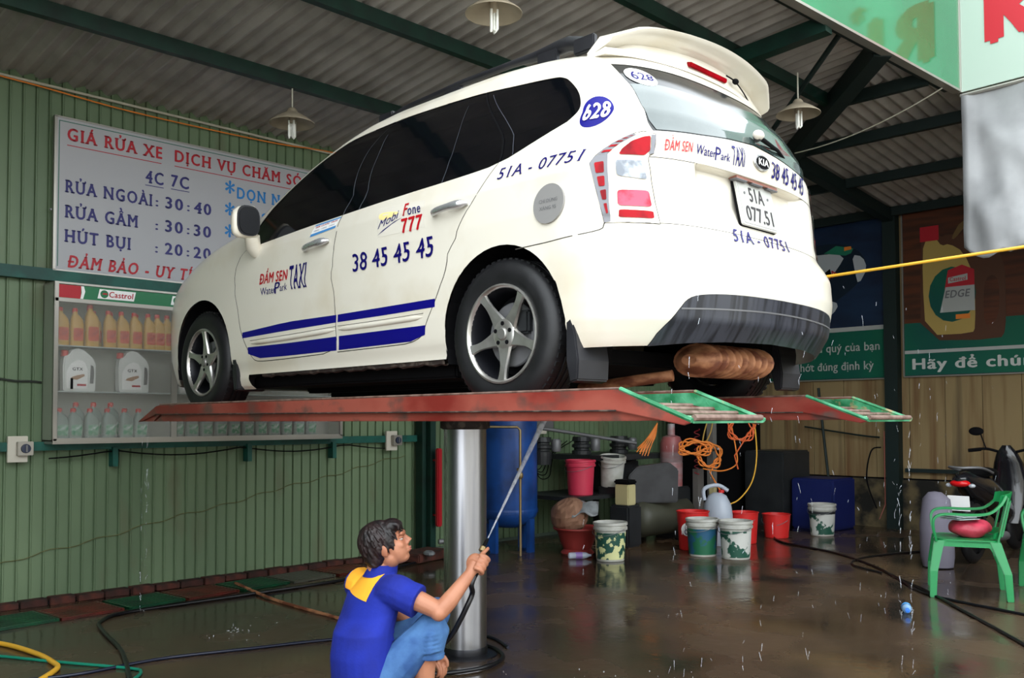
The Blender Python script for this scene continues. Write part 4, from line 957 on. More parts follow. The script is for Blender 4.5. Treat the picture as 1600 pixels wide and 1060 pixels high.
cartext('Mobi', [(1.616,.894),(1.664,.930),(1.652,.968),(1.608,.932)], M['navy'], RD, shear=.35)
decal('swoosh', [(1.622,.862),(1.632,.885),(1.655,.915),(1.672,.925),(1.650,.903),(1.634,.878)], M['navy'], RD, .0016)
cartext('F', [(1.672,.932),(1.682,.932),(1.672,.990),(1.660,.990)], M['redtext'], RD, bold=.02, serif=.05)
cartext('one', [(1.686,.930),(1.719,.929),(1.706,.975),(1.672,.978)], M['navy'], RD, bold=.02, serif=.03)
cartext('777', [(1.688,.846),(1.738,.846),(1.727,.916),(1.673,.915)], M['redtext'], RD, bold=.045, shear=-.05)
pr = [(1.391,.943),(1.466,.961),(1.456,1.017),(1.377,1.007)]
decal('price_sticker', pr, M['white'], FD, .0014)
bl = lambda s, t: tuple(np.array(pr[0])*(1-s)*(1-t)+np.array(pr[1])*s*(1-t)+np.array(pr[2])*s*t+np.array(pr[3])*(1-s)*t)
skyb = mat('light_blue_print', (64, 134, 196), .4)
decal('price_band', [bl(0, 0), bl(1, 0), bl(1, .22), bl(0, .22)], skyb, FD, .002)
decal('price_band', [bl(0, .86), bl(1, .86), bl(1, 1), bl(0, 1)], skyb, FD, .002)
cartext('GIÁ CƯỚC TAXI', [bl(.08, .66), bl(.92, .66), bl(.92, .80), bl(.08, .80)], M['redtext'], FD, .0022, bold=.02)
for k in range(3): cartext('%d000đ' % (10+k), [bl(.08+.3*k, .36), bl(.30+.3*k, .36), bl(.30+.3*k, .48), bl(.08+.3*k, .48)], M['navy'], FD, .0022)
cartext('51A - 07751', [(1.885,.990),(2.131,.983),(2.131,1.031),(1.876,1.040)], M['bluetext'], shell, shear=.3, serif=.04, bold=.0)
decal('number_disc', [(2.133+.067*math.cos(a)+.010*math.sin(a), 1.197+.070*math.sin(a)) for a in np.linspace(0, 2*PI, 41)[:40]], M['blue'], shell, .0014, cell=.015)
cartext('628', [(2.080,1.160),(2.188,1.166),(2.190,1.232),(2.078,1.226)], M['white'], shell, .0045, bold=.05, shear=.12)
decal('number_disc', [(2.375+.078*math.cos(a), 1.381+.046*math.sin(a)-.010*math.cos(a)) for a in np.linspace(0, 2*PI, 41)[:40]], M['white'], RW, .0014, cell=.015)
cartext('628', [(2.325,1.358),(2.430,1.360),(2.434,1.392),(2.318,1.404)], M['bluetext'], RW, .006, bold=.01)
cartext('ĐẦM SEN', [(2.424,1.034),(2.558,1.046),(2.558,1.088),(2.420,1.080)], M['redtext'], GATE, .004, bold=.03, shear=.1)
cartext('Water', [(2.578,1.042),(2.690,1.046),(2.69,1.080),(2.578,1.086)], M['bluetext'], GATE, .004, shear=.1, bold=.015)
cartext('P', [(2.688,1.036),(2.720,1.036),(2.724,1.094),(2.69,1.096)], M['bluetext'], GATE)
cartext('ark', [(2.722,1.044),(2.782,1.045),(2.782,1.080),(2.722,1.078)], M['bluetext'], GATE, .004, shear=.1, bold=.015)
cartext('TAXI', [(2.795,1.036),(2.885,1.044),(2.898,1.132),(2.803,1.122)], M['bluetext'], GATE, .004, bold=.02)
cartext('38 45 45 45', [(3.104,1.041),(3.443,1.024),(3.475,1.110),(3.125,1.117)], M['bluetext'], GATE, .004, bold=.025)
cartext('51A - 07751', [(2.735,.690),(3.161,.702),(3.200,.762),(2.785,.755)], M['bluetext'], shell, .004, serif=.04, bold=.02)
# fuel flap
fc = carP(2.003, .828)[0]; fn = carN(2.003, .828)[0]; fu = Vector((1, 0, 0)); fu = (fu-Vector(fn)*fu.dot(Vector(fn))).normalized(); fv = Vector(fn).cross(fu)
m_ = MB(); m_.prism([(.083*math.cos(a), .083*math.sin(a)) for a in np.linspace(0, 2*PI, 33)[:32]], Vector(fc)-Vector(fn)*.004, fu, fv, .010)
fo = m_.build('fuel_flap', mat('grey_fuel_flap', (150, 148, 146), .35, .3), CAR, smooth=30)
if Vector(fn).dot(fu.cross(fv)) < 0: pass
text('CHỈ DÙNG', M['greymetal'], Vector(fc)+Vector(fn)*.007+fv*.005-fu*.05, fu, fv, .10, .014, fo, n_off=.001)
text('XĂNG 95', M['greymetal'], Vector(fc)+Vector(fn)*.007-fv*.025-fu*.045, fu, fv, .09, .014, fo, n_off=.001)
# door handles
for mir in (1, -1):
    for (ua, ub, za, zb), pd in (((1.405, 1.474, .878, .898), FD), ((1.757, 1.834, .902, .914), RD)):
        a, b = carP(ua, za)[0], carP(ub, zb)[0]; mb = MB()
        pts = [a+(b-a)*t+np.array([0, -.005-.034*math.sin(PI*t)**.6, 0]) for t in np.linspace(0, 1, 11)]
        r = [.012, .016, .0165, .016, .0155, .0155, .016, .0185, .020, .018, .008]
        mb.tube([(p[0], p[1]*mir, p[2]) for p in pts], r, 10)
        h = mb.build('door_handle', M['chrome'], CAR, smooth=60)
        c = (a+b)/2; mb = MB(); mb.ell((c[0], (c[1]+.004)*mir, c[2]-.004), (.045, .006, .032)); mb.build('handle_recess', M['paint'], h, smooth=60)
MX = -.80
# wing mirrors
for mir in (1, -1):
    mb = MB()
    secs = [(-.955, .03, .05, 0), (-.965, .06, .085, .01), (-.985, .075, .098, .01), (-1.03, .076, .098, .008), (-1.08, .072, .09, .0), (-1.11, .05, .068, -.005), (-1.118, .02, .03, -.005)]
    vs = []; fs = []; n = 20
    for (y, a, b, dz) in [(q[0]*1.0+.055, q[1], q[2], q[3]) for q in secs]:
        for j in range(n):
            t = 2*PI*j/n; c_, s_ = math.cos(t), math.sin(t)
            vs.append((MX+.45*a*math.copysign(abs(c_)**.75, c_)*1.0, y*mir, H0+1.09+dz+b*math.copysign(abs(s_)**.75, s_)))
    for i in range(len(secs)-1):
        for j in range(n): fs.append((i*n+j, i*n+(j+1) % n, (i+1)*n+(j+1) % n, (i+1)*n+j))
    fs += [tuple(range(n)), tuple(range((len(secs)-1)*n, len(secs)*n))]
    mb.add(vs, fs)
    mo = mb.build('wing_mirror', M['paint'], CAR, smooth=50)
    MB().tube([(MX, -.935*mir, H0+1.02), (MX-.02, -.915*mir, H0+.965), (MX-.04, -.880*mir, H0+.935)], [.045, .045, .040], 12).build('mirror_stalk', M['paint'], mo, smooth=50)
    MB().prism([(mir*(-.975+.062*math.copysign(abs(math.cos(t))**.7, math.cos(t))), H0+1.10+.078*math.copysign(abs(math.sin(t))**.7, math.sin(t))) for t in np.linspace(0, 2*PI, 25)[:24]], (MX+.036, 0, 0), (0, 1, 0), (0, 0, 1), .006).build('mirror_glass', M['blackglass'], mo)
    MB().prism([(mir*(-.975+.072*math.copysign(abs(math.cos(t))**.7, math.cos(t))), H0+1.10+.088*math.copysign(abs(math.sin(t))**.7, math.sin(t))) for t in np.linspace(0, 2*PI, 25)[:24]], (MX+.030, 0, 0), (0, 1, 0), (0, 0, 1), .005).build('mirror_rim', M['blackplastic'], mo)
# spoiler: swept lip above the rear window
secs = []
for y in np.linspace(-.64, .64, 33):
    a = abs(y)/.64; xe = 1.775-.10*a**2-.16*max(0, a-.72)**1.0; ze = 1.655-.055*a**2-.16*max(0, a-.80)
    xb = 1.47+.02*a; zb_ = 1.618-.095*a**2
    xg = 1.685-.10*a**2.2; zg = 1.512-.02*a**2-.02*max(0, a-.8)
    e = .5 if a > .99 else 1
    secs.append([(xb, y, zb_), (1.60-.04*a, y, 1.650-.07*a*a-.03*max(0, a-.8)), (xe-.02, y, ze), (xe, y, ze-.012), (xe-.012, y, ze-.028), (xe-.10, y, ze-.055), (xg+.0, y, zg+.035), (xg+.004, y, zg+.005), (xg-.08, y, zg+.01), (xb, y, zb_-.03)])
vs = [(x, y, z+H0) for s in secs for x, y, z in s]; k = len(secs[0]); fs = []
for i in range(len(secs)-1):
    for j in range(k): fs.append((i*k+j, i*k+(j+1) % k, (i+1)*k+(j+1) % k, (i+1)*k+j))
fs += [tuple(range(k)), tuple(range((len(secs)-1)*k, len(secs)*k))]
SP = MB().add(vs, fs).build('roof_spoiler', M['paint'], CAR, smooth=50)
MB().box((1.675, -.02, H0+1.553), (.05, .30, .022), (0, .3, 0)).build('high_brake_light', M['redlens'], SP, bevel=.004)
MB().ell((1.70, .20, H0+1.562), (.014, .020, .014)).build('washer_nozzle', M['black'], SP)
MB().tube(spline([(1.70, .12, H0+1.57), (1.70, .20, H0+1.56), (1.67, .33, H0+1.54), (1.63, .45, H0+1.525)]), .0035, 6).build('washer_tube', M['black'], SP)
# emblem
ec = carP(3.019, 1.088)[0]; mb = MB(); mb.lathe([(0, 0), (.062, 0), (.066, .006), (.060, .012)], (0, 0, 0), 32, axis='x', sx=1, sy=.55)
mb.v = [(ec[0]+v[0], ec[1]+v[1], ec[2]+v[2]) for v in mb.v]
em = mb.build('emblem', M['chrome'], CAR, smooth=30)
mb = MB(); mb.lathe([(0, 0), (.054, 0), (.054, .002)], (0, 0, 0), 32, axis='x', sx=1, sy=.52); mb.v = [(ec[0]+.012+v[0], ec[1]+v[1], ec[2]+v[2]) for v in mb.v]; mb.build('emblem_ground', M['black'], em)
text('KIA', M['white'], (ec[0]+.0145, ec[1]-.042, ec[2]-.014), (0, 1, 0), (0, 0, 1), .084, .028, em, bold=.03)
# number plate and its lamps
yc = .0
PX, PZ, tilt = 1.918, H0+.893, .20
ux = Vector((0, 1, 0)); uz = Vector((-math.sin(tilt), 0, math.cos(tilt))); un = ux.cross(uz)
pc = Vector((PX, yc, PZ))
NP = MB().prism(rr(.148, .104, .012), pc-un*.006, ux, uz, .012).build('number_plate', M['trimwhite'], CAR, smooth=30)
MB().prism(rr(.140, .096, .010), pc+un*.0062, ux, uz, .002).build('plate_face', mat('plate_grey_white', (168, 168, 162), .4), NP)
pk = mat('plate_ink', (40, 36, 40), .6)
text('51A', pk, pc+un*.0085-ux*.062+uz*.012, ux, uz, .124, .064, NP, n_off=.0006, bold=.03)
text('077.51', pk, pc+un*.0085-ux*.112-uz*.080, ux, uz, .224, .066, NP, n_off=.0006, bold=.03)
for s in (-1, 1): MB().lathe([(0, 0), (.007, 0), (.006, .003)], pc+un*.008+ux*s*.098+uz*.045, 10, axis='x').build('plate_screw', M['greymetal'], NP)
MB().prism(rr(.150, .106, .012), pc-un*.018, ux, uz, .010).build('plate_bracket', M['black'], NP)
MB().bb(1.885, 1.925, -.17, .17, H0+.992, H0+1.003).build('handle_strip', mat('brown_strip', (130, 84, 70), .5), GATE)
for s in (-.13, 0, .13): MB().bb(1.890, 1.928, s-.045, s+.045, H0+.984, H0+.992).build('plate_lamp', M['greymetal'], GATE, bevel=.003)
# rear wiper
WP = MB().tube([(1.905, .02, H0+1.205), (1.93, .02, H0+1.21)], .02, 12).build('rear_wiper', M['blackplastic'], CAR, smooth=40)
MB().ell((1.925, .015, H0+1.215), (.022, .035, .022)).build('wiper_cap', mat('pale_worn_cap', (206, 200, 190), .5), WP, smooth=60)
MB().tube([(1.93, .03, H0+1.20), (1.915, .20, H0+1.185), (1.87, .38, H0+1.165)], [.011, .008, .005], 8).build('wiper_arm', M['black'], WP, smooth=40)
MB().tube([(1.915, .10, H0+1.20), (1.86, .42, H0+1.175)], .004, 6).build('wiper_blade', M['black'], WP)
MB().tube([(1.845, -.10, H0+1.30), (1.895, -.06, H0+1.19), (1.91, -.05, H0+1.15)], .002, 6).build('aerial_wire', M['black'], CAR)
# roof rails
for mir in (1, -1):
    pts = []; rad = []
    for t in np.linspace(0, 1, 24):
        x = -.05+1.56*t; zt = np.interp(x, [-.1, .2, .6, 1.0, 1.3, 1.52], [1.575, 1.622, 1.648, 1.648, 1.635, 1.57])
        lift = .028*min(1, t/.1)+.0; lift += .02*math.exp(-((t-.90)/.10)**2)
        if t > .96: lift *= (1-t)/.04
        yy = np.interp(x, [-.1, .4, 1.0, 1.52], [.60, .575, .565, .53]); pts.append((x, -yy*mir, H0+zt-.035+lift)); rad.append(.017+.018*math.exp(-((t-.86)/.12)**2))
    rl = MB().tube(pts, rad, 10).build('roof_rail', M['blackplastic'], CAR, smooth=60)
    for x in (.0, .55, 1.2, 1.42): MB().box((x, -.57*mir, H0+1.60), (.12, .03, .07)).build('rail_foot', M['blackplastic'], rl, bevel=.006)
# wheel housings, underbody, sills, mud flaps
for cx, cz in ((1.222, .335), (-1.468, .350)):
    for mir in (1, -1):
        n = 20; vs = []; fs = []
        for y in (-.885, -.60):
            for j in range(n+1):
                a = -.35+(PI+.7)*j/n; vs.append((cx+.375*math.cos(a), y*mir, H0+cz+.375*math.sin(a)))
        for j in range(n): fs.append((j, j+1, n+2+j, n+1+j))
        vs.append((cx, -.60*mir, H0+cz)); c_ = len(vs)-1
        for j in range(n): fs.append((n+1+j, n+2+j, c_))
        MB().add(vs, fs).build('wheel_housing', M['black'], CAR)
for x, mir, zc in ((1.635, 1, .21), (1.635, -1, .21), (-1.045, 1, .24), (-1.045, -1, .24)):
    poly = [(.0, .17), (.02, .18), (.05, .08), (.065, -.02), (.06, -.10), (.02, -.11), (.0, -.02)]
    MB().prism([(a, b) for a, b in poly], (x-.05, (-.895 if mir > 0 else .700), H0+zc), (1, 0, 0), (0, 0, 1), -.195).build('mud_flap', M['blackplastic'], CAR, bevel=.006)
UB = MB().bb(-2.25, 1.52, -.60, .60, H0+.19, H0+.26).bb(-1.05, .80, -.78, .78, H0+.15, H0+.22).bb(-.9, .6, -.50, -.42, H0+.12, H0+.16).bb(-.9, .6, .42, .50, H0+.12, H0+.16).build('underbody', M['black'], CAR, bevel=.01)
MB().bb(-1.2, .75, -.12, .12, H0+.11, H0+.17).build('exhaust_tunnel', M['black'], UB)
MB().tube([(1.21, -.75, H0+.30), (1.21, -.3, H0+.24), (1.21, .3, H0+.24), (1.21, .75, H0+.30)], .045, 10).build('rear_axle', M['black'], UB)
MB().tube([(-1.49, -.75, H0+.30), (-1.49, .75, H0+.30)], .04, 10).build('front_axle', M['black'], UB)
MB().box((.35, .35, H0+.09), (.6, .5, .12), taper=.8).build('fuel_tank', M['black'], UB)
for mir in (1, -1):
    mb = MB(); vs = []; k = 40
    for i in range(k+1):
        x = -.80+1.62*i/k; j_ = .006*math.sin(i*2.3)+.004*math.sin(i*5.1); vs += [(x, -.868*mir, H0+.232), (x, -.864*mir, H0+.212+j_*.6), (x, -.850*mir, H0+.206+j_*.6), (x, -.82*mir, H0+.225)]
    fs = [(4*i+j, 4*i+(j+1) % 4, 4*i+4+(j+1) % 4, 4*i+4+j) for i in range(k) for j in range(4)]
    mb.add(vs, fs).build('sill_flange', M['grimesteel'], CAR)
# exhaust silencer under the rear bumper
MB().tube([(1.15, -.30, H0+.10), (1.45, -.28, H0+.13), (1.62, -.22, H0+.15)], .026, 12).build('exhaust_pipe', M['rust'], CAR, smooth=40)
mb = MB(); prof = [(.03, -.30), (.075, -.26)]
for i in range(9): h = -.25+i*.055; prof += [(.080, h), (.094, h+.008), (.094, h+.026), (.080, h+.034)]
prof += [(.07, .26), (.03, .30)]
mb.lathe(prof, (0, 0, 0), 20, axis='y', sx=1.3, sy=.8); mb.v = [(v[0]+1.72, v[1]+.06, v[2]+H0+.215) for v in mb.v]; mb.build('silencer', M['rust'], CAR, smooth=30)
# wheels
def wheel(c, mir, rot, steer=0):
    x, y, z = c; W_ = thing('wheel', None, None, (0, 0, 0)); W_.parent = CAR; W_.location = Vector(c)-Vector((0, 0, H0)); del_ = [k_ for k_ in W_.keys()]
    R_ = .325; hw = .103
    prof = [(.205, -hw+.02), (.215, -hw+.004), (.235, -hw-.002), (.262, -hw-.006), (.285, -hw-.002), (.305, -hw+.010), (.318, -hw+.024), (R_, -hw+.045)]
    for g_ in (-.038, -.006, .026): prof += [(R_, g_), (R_-.008, g_+.002), (R_-.008, g_+.010), (R_, g_+.012)]
    prof += [(R_, hw-.045), (.318, hw-.024), (.305, hw-.010), (.285, hw), (.235, hw), (.205, hw-.02)]
    mb = MB(); mb.lathe([(r, h*1) for r, h in prof], (0, 0, 0), 56, axis='y', cap=False)
    t = mb.build('tire', M['tire'], W_, smooth=35, world=False)
    mb = MB()
    for k in range(56):          # shoulder tread blocks
        a = 2*PI*k/56
        for s in (-1, 1): mb.box((R_*.985*math.cos(a), s*(hw-.040), R_*.985*math.sin(a)), (.012, .026, .020), Matrix.Rotation(-a, 3, 'Y'))
    tb = mb.build('tread_blocks', M['tire'], t, world=False); tb['kind'] = 'stuff'
    o_ = -hw      # outer side is -y locally
    rim = MB().lathe([(.205, hw-.02), (.185, hw-.03), (.180, .0), (.190, o_+.03), (.197, o_+.012)], (0, 0, 0), 48, axis='y', cap=False).build('rim', M['rimdark'], W_, smooth=40, world=False)
    MB().lathe([(.196, o_+.016), (.199, o_+.002), (.206, o_-.004), (.214, o_-.002), (.214, o_+.010), (.205, o_+.016)], (0, 0, 0), 56, axis='y', cap=False).build('rim_lip', M['alloy'], rim, smooth=40, world=False)
    MB().lathe([(.0, .02), (.178, .02), (.178, .03), (0, .03)], (0, 0, 0), 40, axis='y').build('rim_back', M['black'], rim, world=False)
    MB().lathe([(.0, -.03), (.135, -.03), (.14, -.024), (.14, -.012)], (0, 0, 0), 40, axis='y').build('brake_disc', M['greymetal'], rim, world=False)
    MB().box((.10*math.cos(.5), -.035, .10*math.sin(.5)), (.07, .05, .10)).build('brake_caliper', M['machine'], rim, bevel=.01, world=False)
    for k in range(5):
        a = rot+2*PI*k/5; mb = MB(); vs = []; n_ = 8
        for i in range(n_+1):
            r = .030+(.200-.030)*i/n_; t = i/n_; w_ = .034*(1-t)**1.8+.0135+.011*max(0, (t-.62)/.38)**1.6; yo = o_+.020-.018*t-.006*math.sin(PI*t)*-1
            for (dx, dy) in ((-w_*.55, .028), (-w_, .010), (-w_*.82, 0), (w_*.82, 0), (w_, .010), (w_*.55, .028)):
                vs.append((r*math.cos(a)-dx*math.sin(a), yo+dy, r*math.sin(a)+dx*math.cos(a)))
        fs = [(6*i+j, 6*i+(j+1) % 6, 6*i+6+(j+1) % 6, 6*i+6+j) for i in range(n_) for j in range(6)]+[(0, 1, 2, 3, 4, 5), tuple(6*n_+j for j in range(6))]
        mb.add(vs, fs).build('spoke', M['alloy'], rim, smooth=25, world=False)
    hb = MB().lathe([(0, o_+.012), (.052, o_+.014), (.066, o_+.022), (.066, o_+.06)], (0, 0, 0), 32, axis='y').build('hub', M['alloy'], rim, smooth=30, world=False)
    MB().lathe([(0, o_+.004), (.022, o_+.004), (.027, o_+.008), (.029, o_+.014)], (0, 0, 0), 24, axis='y').build('hub_cap', mat('hub_cap_grey', (150, 148, 144), .35, .7), rim, smooth=30, world=False)
    for k in range(5):
        a = rot+2*PI*(k+.5)/5; MB().lathe([(0, o_+.011), (.0095, o_+.011), (.0095, o_+.014)], (.045*math.cos(a), 0, .045*math.sin(a)), 12, axis='y').build('lug_hole', M['black'], rim, world=False)
    W_.rotation_euler = (0, 0, (0 if mir > 0 else PI)+steer)
    return W_
wheel((1.2095, -.787, H0+.322), 1, -PI/2); wheel((-1.49, -.787, H0+.322), 1, PI/2)
wheel((1.2095, .787, H0+.322), -1, .3); wheel((-1.49, .787, H0+.322), -1, .9)
# ------------------------------------------------------------------ floor mats and hoses
def mat_tile(cx, cy, w_, l_, rz, m, label):
    t = thing('floor_mat', label, 'mat', (cx, cy, 0), rz)
    MB().bb(-w_/2, w_/2, -l_/2, l_/2, .002, .010).build('mat_base', m, t, world=False)
    mb = MB()
    for k in range(9): mb.box((-w_/2+w_*(k+.5)/9, 0, .016), (.018, l_, .012))
    for s in (-1, 1): mb.box((0, s*(l_/2-.01), .014), (w_, .02, .014))
    mb.build('mat_rib', m, t, world=False)['kind'] = 'stuff'
gm = mat('wet_green_mat', (12, 70, 42), .3, c2=(8, 42, 28), scale=5); rm = mat('wet_red_mat', (92, 34, 26), .3, c2=(52, 26, 20), scale=5)
for i, (y, m, l) in enumerate(((-1.58, gm, 'green slatted floor mat at the far left beside the green wall'), (-1.13, rm, 'red slatted floor mat, second from the left along the wall'), (-.66, gm, 'green slatted floor mat, third from the left along the wall'), (-.20, rm, 'red slatted floor mat where the rusty rod lies, along the wall'), (.27, gm, 'green slatted floor mat just left of the crouching worker, along the wall'), (.74, mat('grey_mat', (70, 70, 60), .4), 'grey slatted floor mat behind the crouching worker'), (1.21, rm, 'red slatted floor mat farthest right along the wall'))):
    mat_tile(-2.78-.03*i, y, .40, .44, .10, m, l)
top(MB().tube(spline([(-2.95, .14, .03), (-2.17, .04, .012), (-1.4, .01, .012), (-1.1, .0, .012)]), .012, 8), 'rod', M['rust'], 'rusty rod lying on the wet floor left of the worker', 'rod')
def hose(pts, r, m, label, z=None, name='hose', n=8):
    P3 = [(p[0], p[1], (p[2] if len(p) > 2 else (z if z is not None else r))) for p in pts]
    return top(MB().tube(spline(P3, n), r, 8), name, m, label, name, smooth=60)
hose([(-.80, -1.62), (-.89, -1.58), (-1.46, -1.39), (-2.04, -1.27), (-2.32, -1.18), (-2.50, -.95), (-2.51, -.41), (-2.50, .17), (-2.52, .89), (-2.75, 1.7), (-2.9, 2.25)], .013, M['blackhose'], 'thick dark hose curling from the mats to the bottom edge')
hose([(-1.4, -2.3), (-1.14, -1.82), (-1.12, -1.31), (-.96, -.8), (-.83, -.4), (-.6, .1), (-.2, .35), (.1, .25)], .009, M['bluehose'], 'thin dark blue hose running across the floor behind the worker')
hose([(-2.3, -2.0), (-2.14, -1.84), (-1.74, -1.77), (-1.45, -1.77), (-1.30, -1.80), (-1.12, -1.95)], .015, M['yellowhose'], 'yellow hose bending at the bottom left corner')
hose([(-2.0, -2.05), (-1.84, -1.93), (-1.5, -1.76), (-1.06, -1.52), (-.93, -1.50), (-.80, -1.60)], .009, M['greenhose'], 'thin green hose at the bottom left')
hose([(-1.4, 6.0), (-1.03, 5.59), (-.33, 5.27), (.30, 4.75), (.75, 4.23), (1.2, 3.75), (1.61, 3.24), (2.24, 2.45), (2.7, 1.8)], .011, M['blackhose'], 'long black cable crossing the floor in front of the green chair', name='cable')
hose([(.80, 4.16), (1.18, 3.70), (1.52, 3.52), (1.99, 3.36), (2.6, 3.1)], .010, M['blackhose'], 'black cable branching toward the right edge below the chair', name='cable')
hose([(.55, 4.40), (.20, 4.62), (.05, 5.0), (.12, 5.5), (.31, 6.07)], .009, M['blackhose'], 'thin black cable looping behind the green chair', name='cable')
# ------------------------------------------------------------------ blue tank, its pipe, red bar
TK = thing('pressure_tank', 'tall blue pressure tank on short legs behind the steel column', 'tank', (-2.82, 3.15, 0))
tx, ty, tr = -2.82, 3.15, .30
MB().lathe([(0, .24), (.14, .25), (.23, .29), (tr-.01, .36), (tr, .40), (tr, 1.55), (tr-.02, 1.66), (.2, 1.76), (0, 1.80)], (tx, ty, 0), 48).build('tank_body', M['tankblue'], TK, smooth=50)
MB().lathe([(tr+.004, .40), (tr+.006, .42), (tr+.004, .44)], (tx, ty, 0), 48, cap=False).build('weld_seam', M['tankblue'], TK)
for a in (.2, 1.77, 3.34, 4.91):
    x, y = tx+.27*math.cos(a), ty+.27*math.sin(a); MB().box((x, y, .17), (.05, .09, .34), (0, 0, a)).build('leg', M['tankblue'], TK, bevel=.004)
top(MB().tube([(-2.76, 2.60, 1.285), (-2.45, 2.91, 1.28), (-2.43, 2.93, 1.25), (-2.43, 2.93, .9), (-2.43, 2.93, .005)], .013, 8).ell((-2.43, 2.93, .80), (.03, .03, .04)).box((-2.43, 2.92, .86), (.03, .05, .03)), 'water_pipe', M['brass'], 'thin brass water pipe with a tap standing in front of the blue tank', 'pipe', smooth=50)
top(MB().box((-3.05, 2.40, .68), (.05, .06, .78)).box((-3.10, 2.39, .95), (.10, .02, .02)).box((-3.10, 2.39, .40), (.10, .02, .02)), 'painted_bar', mat('deep_red_paint', (160, 24, 34), .4), 'red painted bar leaning between the corner post and the steel column', 'bar', bevel=.02)
# small litter at the foot of the post
t = thing('tool_pile', 'small pile of tools and foil at the foot of the corner post', 'tools', (-2.85, 2.2, 0))
MB().box((-2.95, 2.12, .05), (.3, .5, .08), (0, 0, .2)).build('low_kerb', M['brick'], t, bevel=.01)
MB().ell((-2.72, 2.0, .10), (.07, .05, .03), nu=7, nv=5).build('foil_scrap', M['bag'], t); MB().ell((-2.80, 2.42, .11), (.04, .03, .02), nu=7, nv=5).build('foil_scrap', M['bag'], t)
MB().tube(spline([(-2.70, 2.10, .20), (-2.66, 2.2, .19), (-2.60, 2.28, .10), (-2.58, 2.30, .03)]), .025, 8).build('bent_pipe', M['greymetal'], t, smooth=50)
# ------------------------------------------------------------------ buckets
def bucket(name, loc, h, r, body, lab, label, cat='bucket', rim=True, scale=1, tilt=0, rz=0):
    t = thing(name, label, cat, loc, rz)
    rb = r*.86
    def rad(z): return rb+(r-rb)*z/h
    prof = [(0, .003), (rb-.006, 0), (rb, .006)]+[(rad(h*k/8), h*k/8) for k in range(1, 7)]
    if rim: prof += [(rad(h*.80), h*.80), (r+.010, h*.81), (r+.010, h*.87), (r+.003, h*.875), (r+.003, h*.93), (r+.012, h*.935), (r+.012, h*.99), (r+.006, h), (r-.004, h), (r-.008, h*.9), (rb-.01, .01), (0, .01)]
    else: prof += [(r, h*.97), (r+.008, h*.975), (r+.008, h), (r-.004, h), (rb-.006, .01), (0, .01)]
    MB().lathe(prof, (0, 0, 0), 40).build('bucket_body', body, t, smooth=35, world=False)
    if lab: MB().lathe([(rad(h*.06)+.0012, h*.06), (rad(h*.74)+.0012, h*.74)], (0, 0, 0), 40, cap=False).build('label_wrap', lab, t, smooth=35, world=False)
    pts = [((r+.014)*math.cos(a), -(r+.014)*math.sin(a)*.75-.01, h*.86-.09*math.sin(a)) for a in np.linspace(.25, PI-.25, 15)] if not rim else [((r+.014)*math.cos(a), -(r+.016)*math.sin(a), h*.84-.05*math.sin(a)*1.3) for a in np.linspace(0, PI, 15)]
    MB().tube(pts, .0028, 6).build('bail_handle', M['greymetal'], t, world=False)
    return t
bucket('paint_bucket', (-1.64, 3.36, 0), .37, .155, M['bucketwhite'], mat('peeling_green_yellow_label', (28, 74, 62), .5, c2=(206, 206, 150), scale=14, lo=.5, hi=.53), 'white paint bucket with peeling green and yellow label, nearest the red basin')
bucket('paint_bucket', (-1.18, 4.24, 0), .37, .155, M['bucketwhite'], M['bucketblue'], 'white paint bucket with blue and green label in front of the red detergent tub')
bucket('paint_bucket', (-.84, 4.30, 0), .37, .155, M['bucketwhite'], M['bucketpeel'], 'white paint bucket with mostly torn label, right of the blue labelled one')
b4 = bucket('paint_bucket', (-1.07, 6.55, 0), .37, .150, M['bucketwhite'], M['bucketpeel'], 'white paint bucket standing alone at the back, far right of the bucket group')
MB().lathe([(.148, .255), (.149, .285)], (0, 0, 0), 32, cap=False).build('dark_band', M['machine'], b4, world=False)
b5 = bucket('detergent_tub', (-1.50, 4.55, 0), .40, .165, M['red'], None, 'red detergent tub with white round logo behind the blue labelled bucket', 'tub', rim=False)
lx = Vector((.30, -.954, 0)); lu = Vector((.954, .30, 0))
MB().prism([(.07*math.cos(a), .07*math.sin(a)) for a in np.linspace(0, 2*PI, 25)[:24]], lx*.160+Vector((-.005, 0, .22)), lu, (0, 0, 1), .004).build('logo_disc', M['white'], b5, world=False)
text('OMO', M['navy'], lx*.166-lu*.035+Vector((-.005, 0, .17)), lu, (0, 0, 1), .13, .05, b5, n_off=.003, bold=.04).location = (0, 0, 0)
bucket('bucket', (-1.38, 5.35, 0), .34, .155, M['red'], None, 'red bucket half hidden behind the torn label paint bucket', rim=False)
bucket('bucket', (-1.36, 6.02, 0), .27, .155, M['red'], None, 'small red bucket with wire handle near the back, left of the lone white bucket', rim=False)
# raised buckets on the machine table
top(MB().bb(-3.2, -2.35, 3.62, 5.0, .50, .54).bb(-3.15, -3.1, 3.7, 3.75, 0, .5).bb(-2.45, -2.40, 3.75, 3.8, 0, .5).bb(-2.45, -2.4, 4.9, 4.95, 0, .5).bb(-3.15, -3.1, 4.9, 4.95, 0, .5), 'work_table', M['machine'], 'low dark table carrying the pink bucket behind the basin', 'table')
bucket('bucket', (-2.55, 3.98, .54), .38, .155, M['pinkred'], None, 'pinkish red bucket standing on the dark table', rim=True)
wb = bucket('bucket', (-2.43, 4.36, .62), .34, .135, M['bucketwhite'], None, 'tilted white bucket beside the pinkish red one on the dark table', rim=True); wb.rotation_euler = (.08, .14, 0)
top(MB().bb(-2.52, -2.30, 4.25, 4.50, .54, .62), 'wooden_block', M['machine'], 'dark block under the tilted white bucket', 'block')
t = thing('canister', 'small cream canister with black lid below the tilted white bucket', 'canister', (-2.15, 4.25, .44))
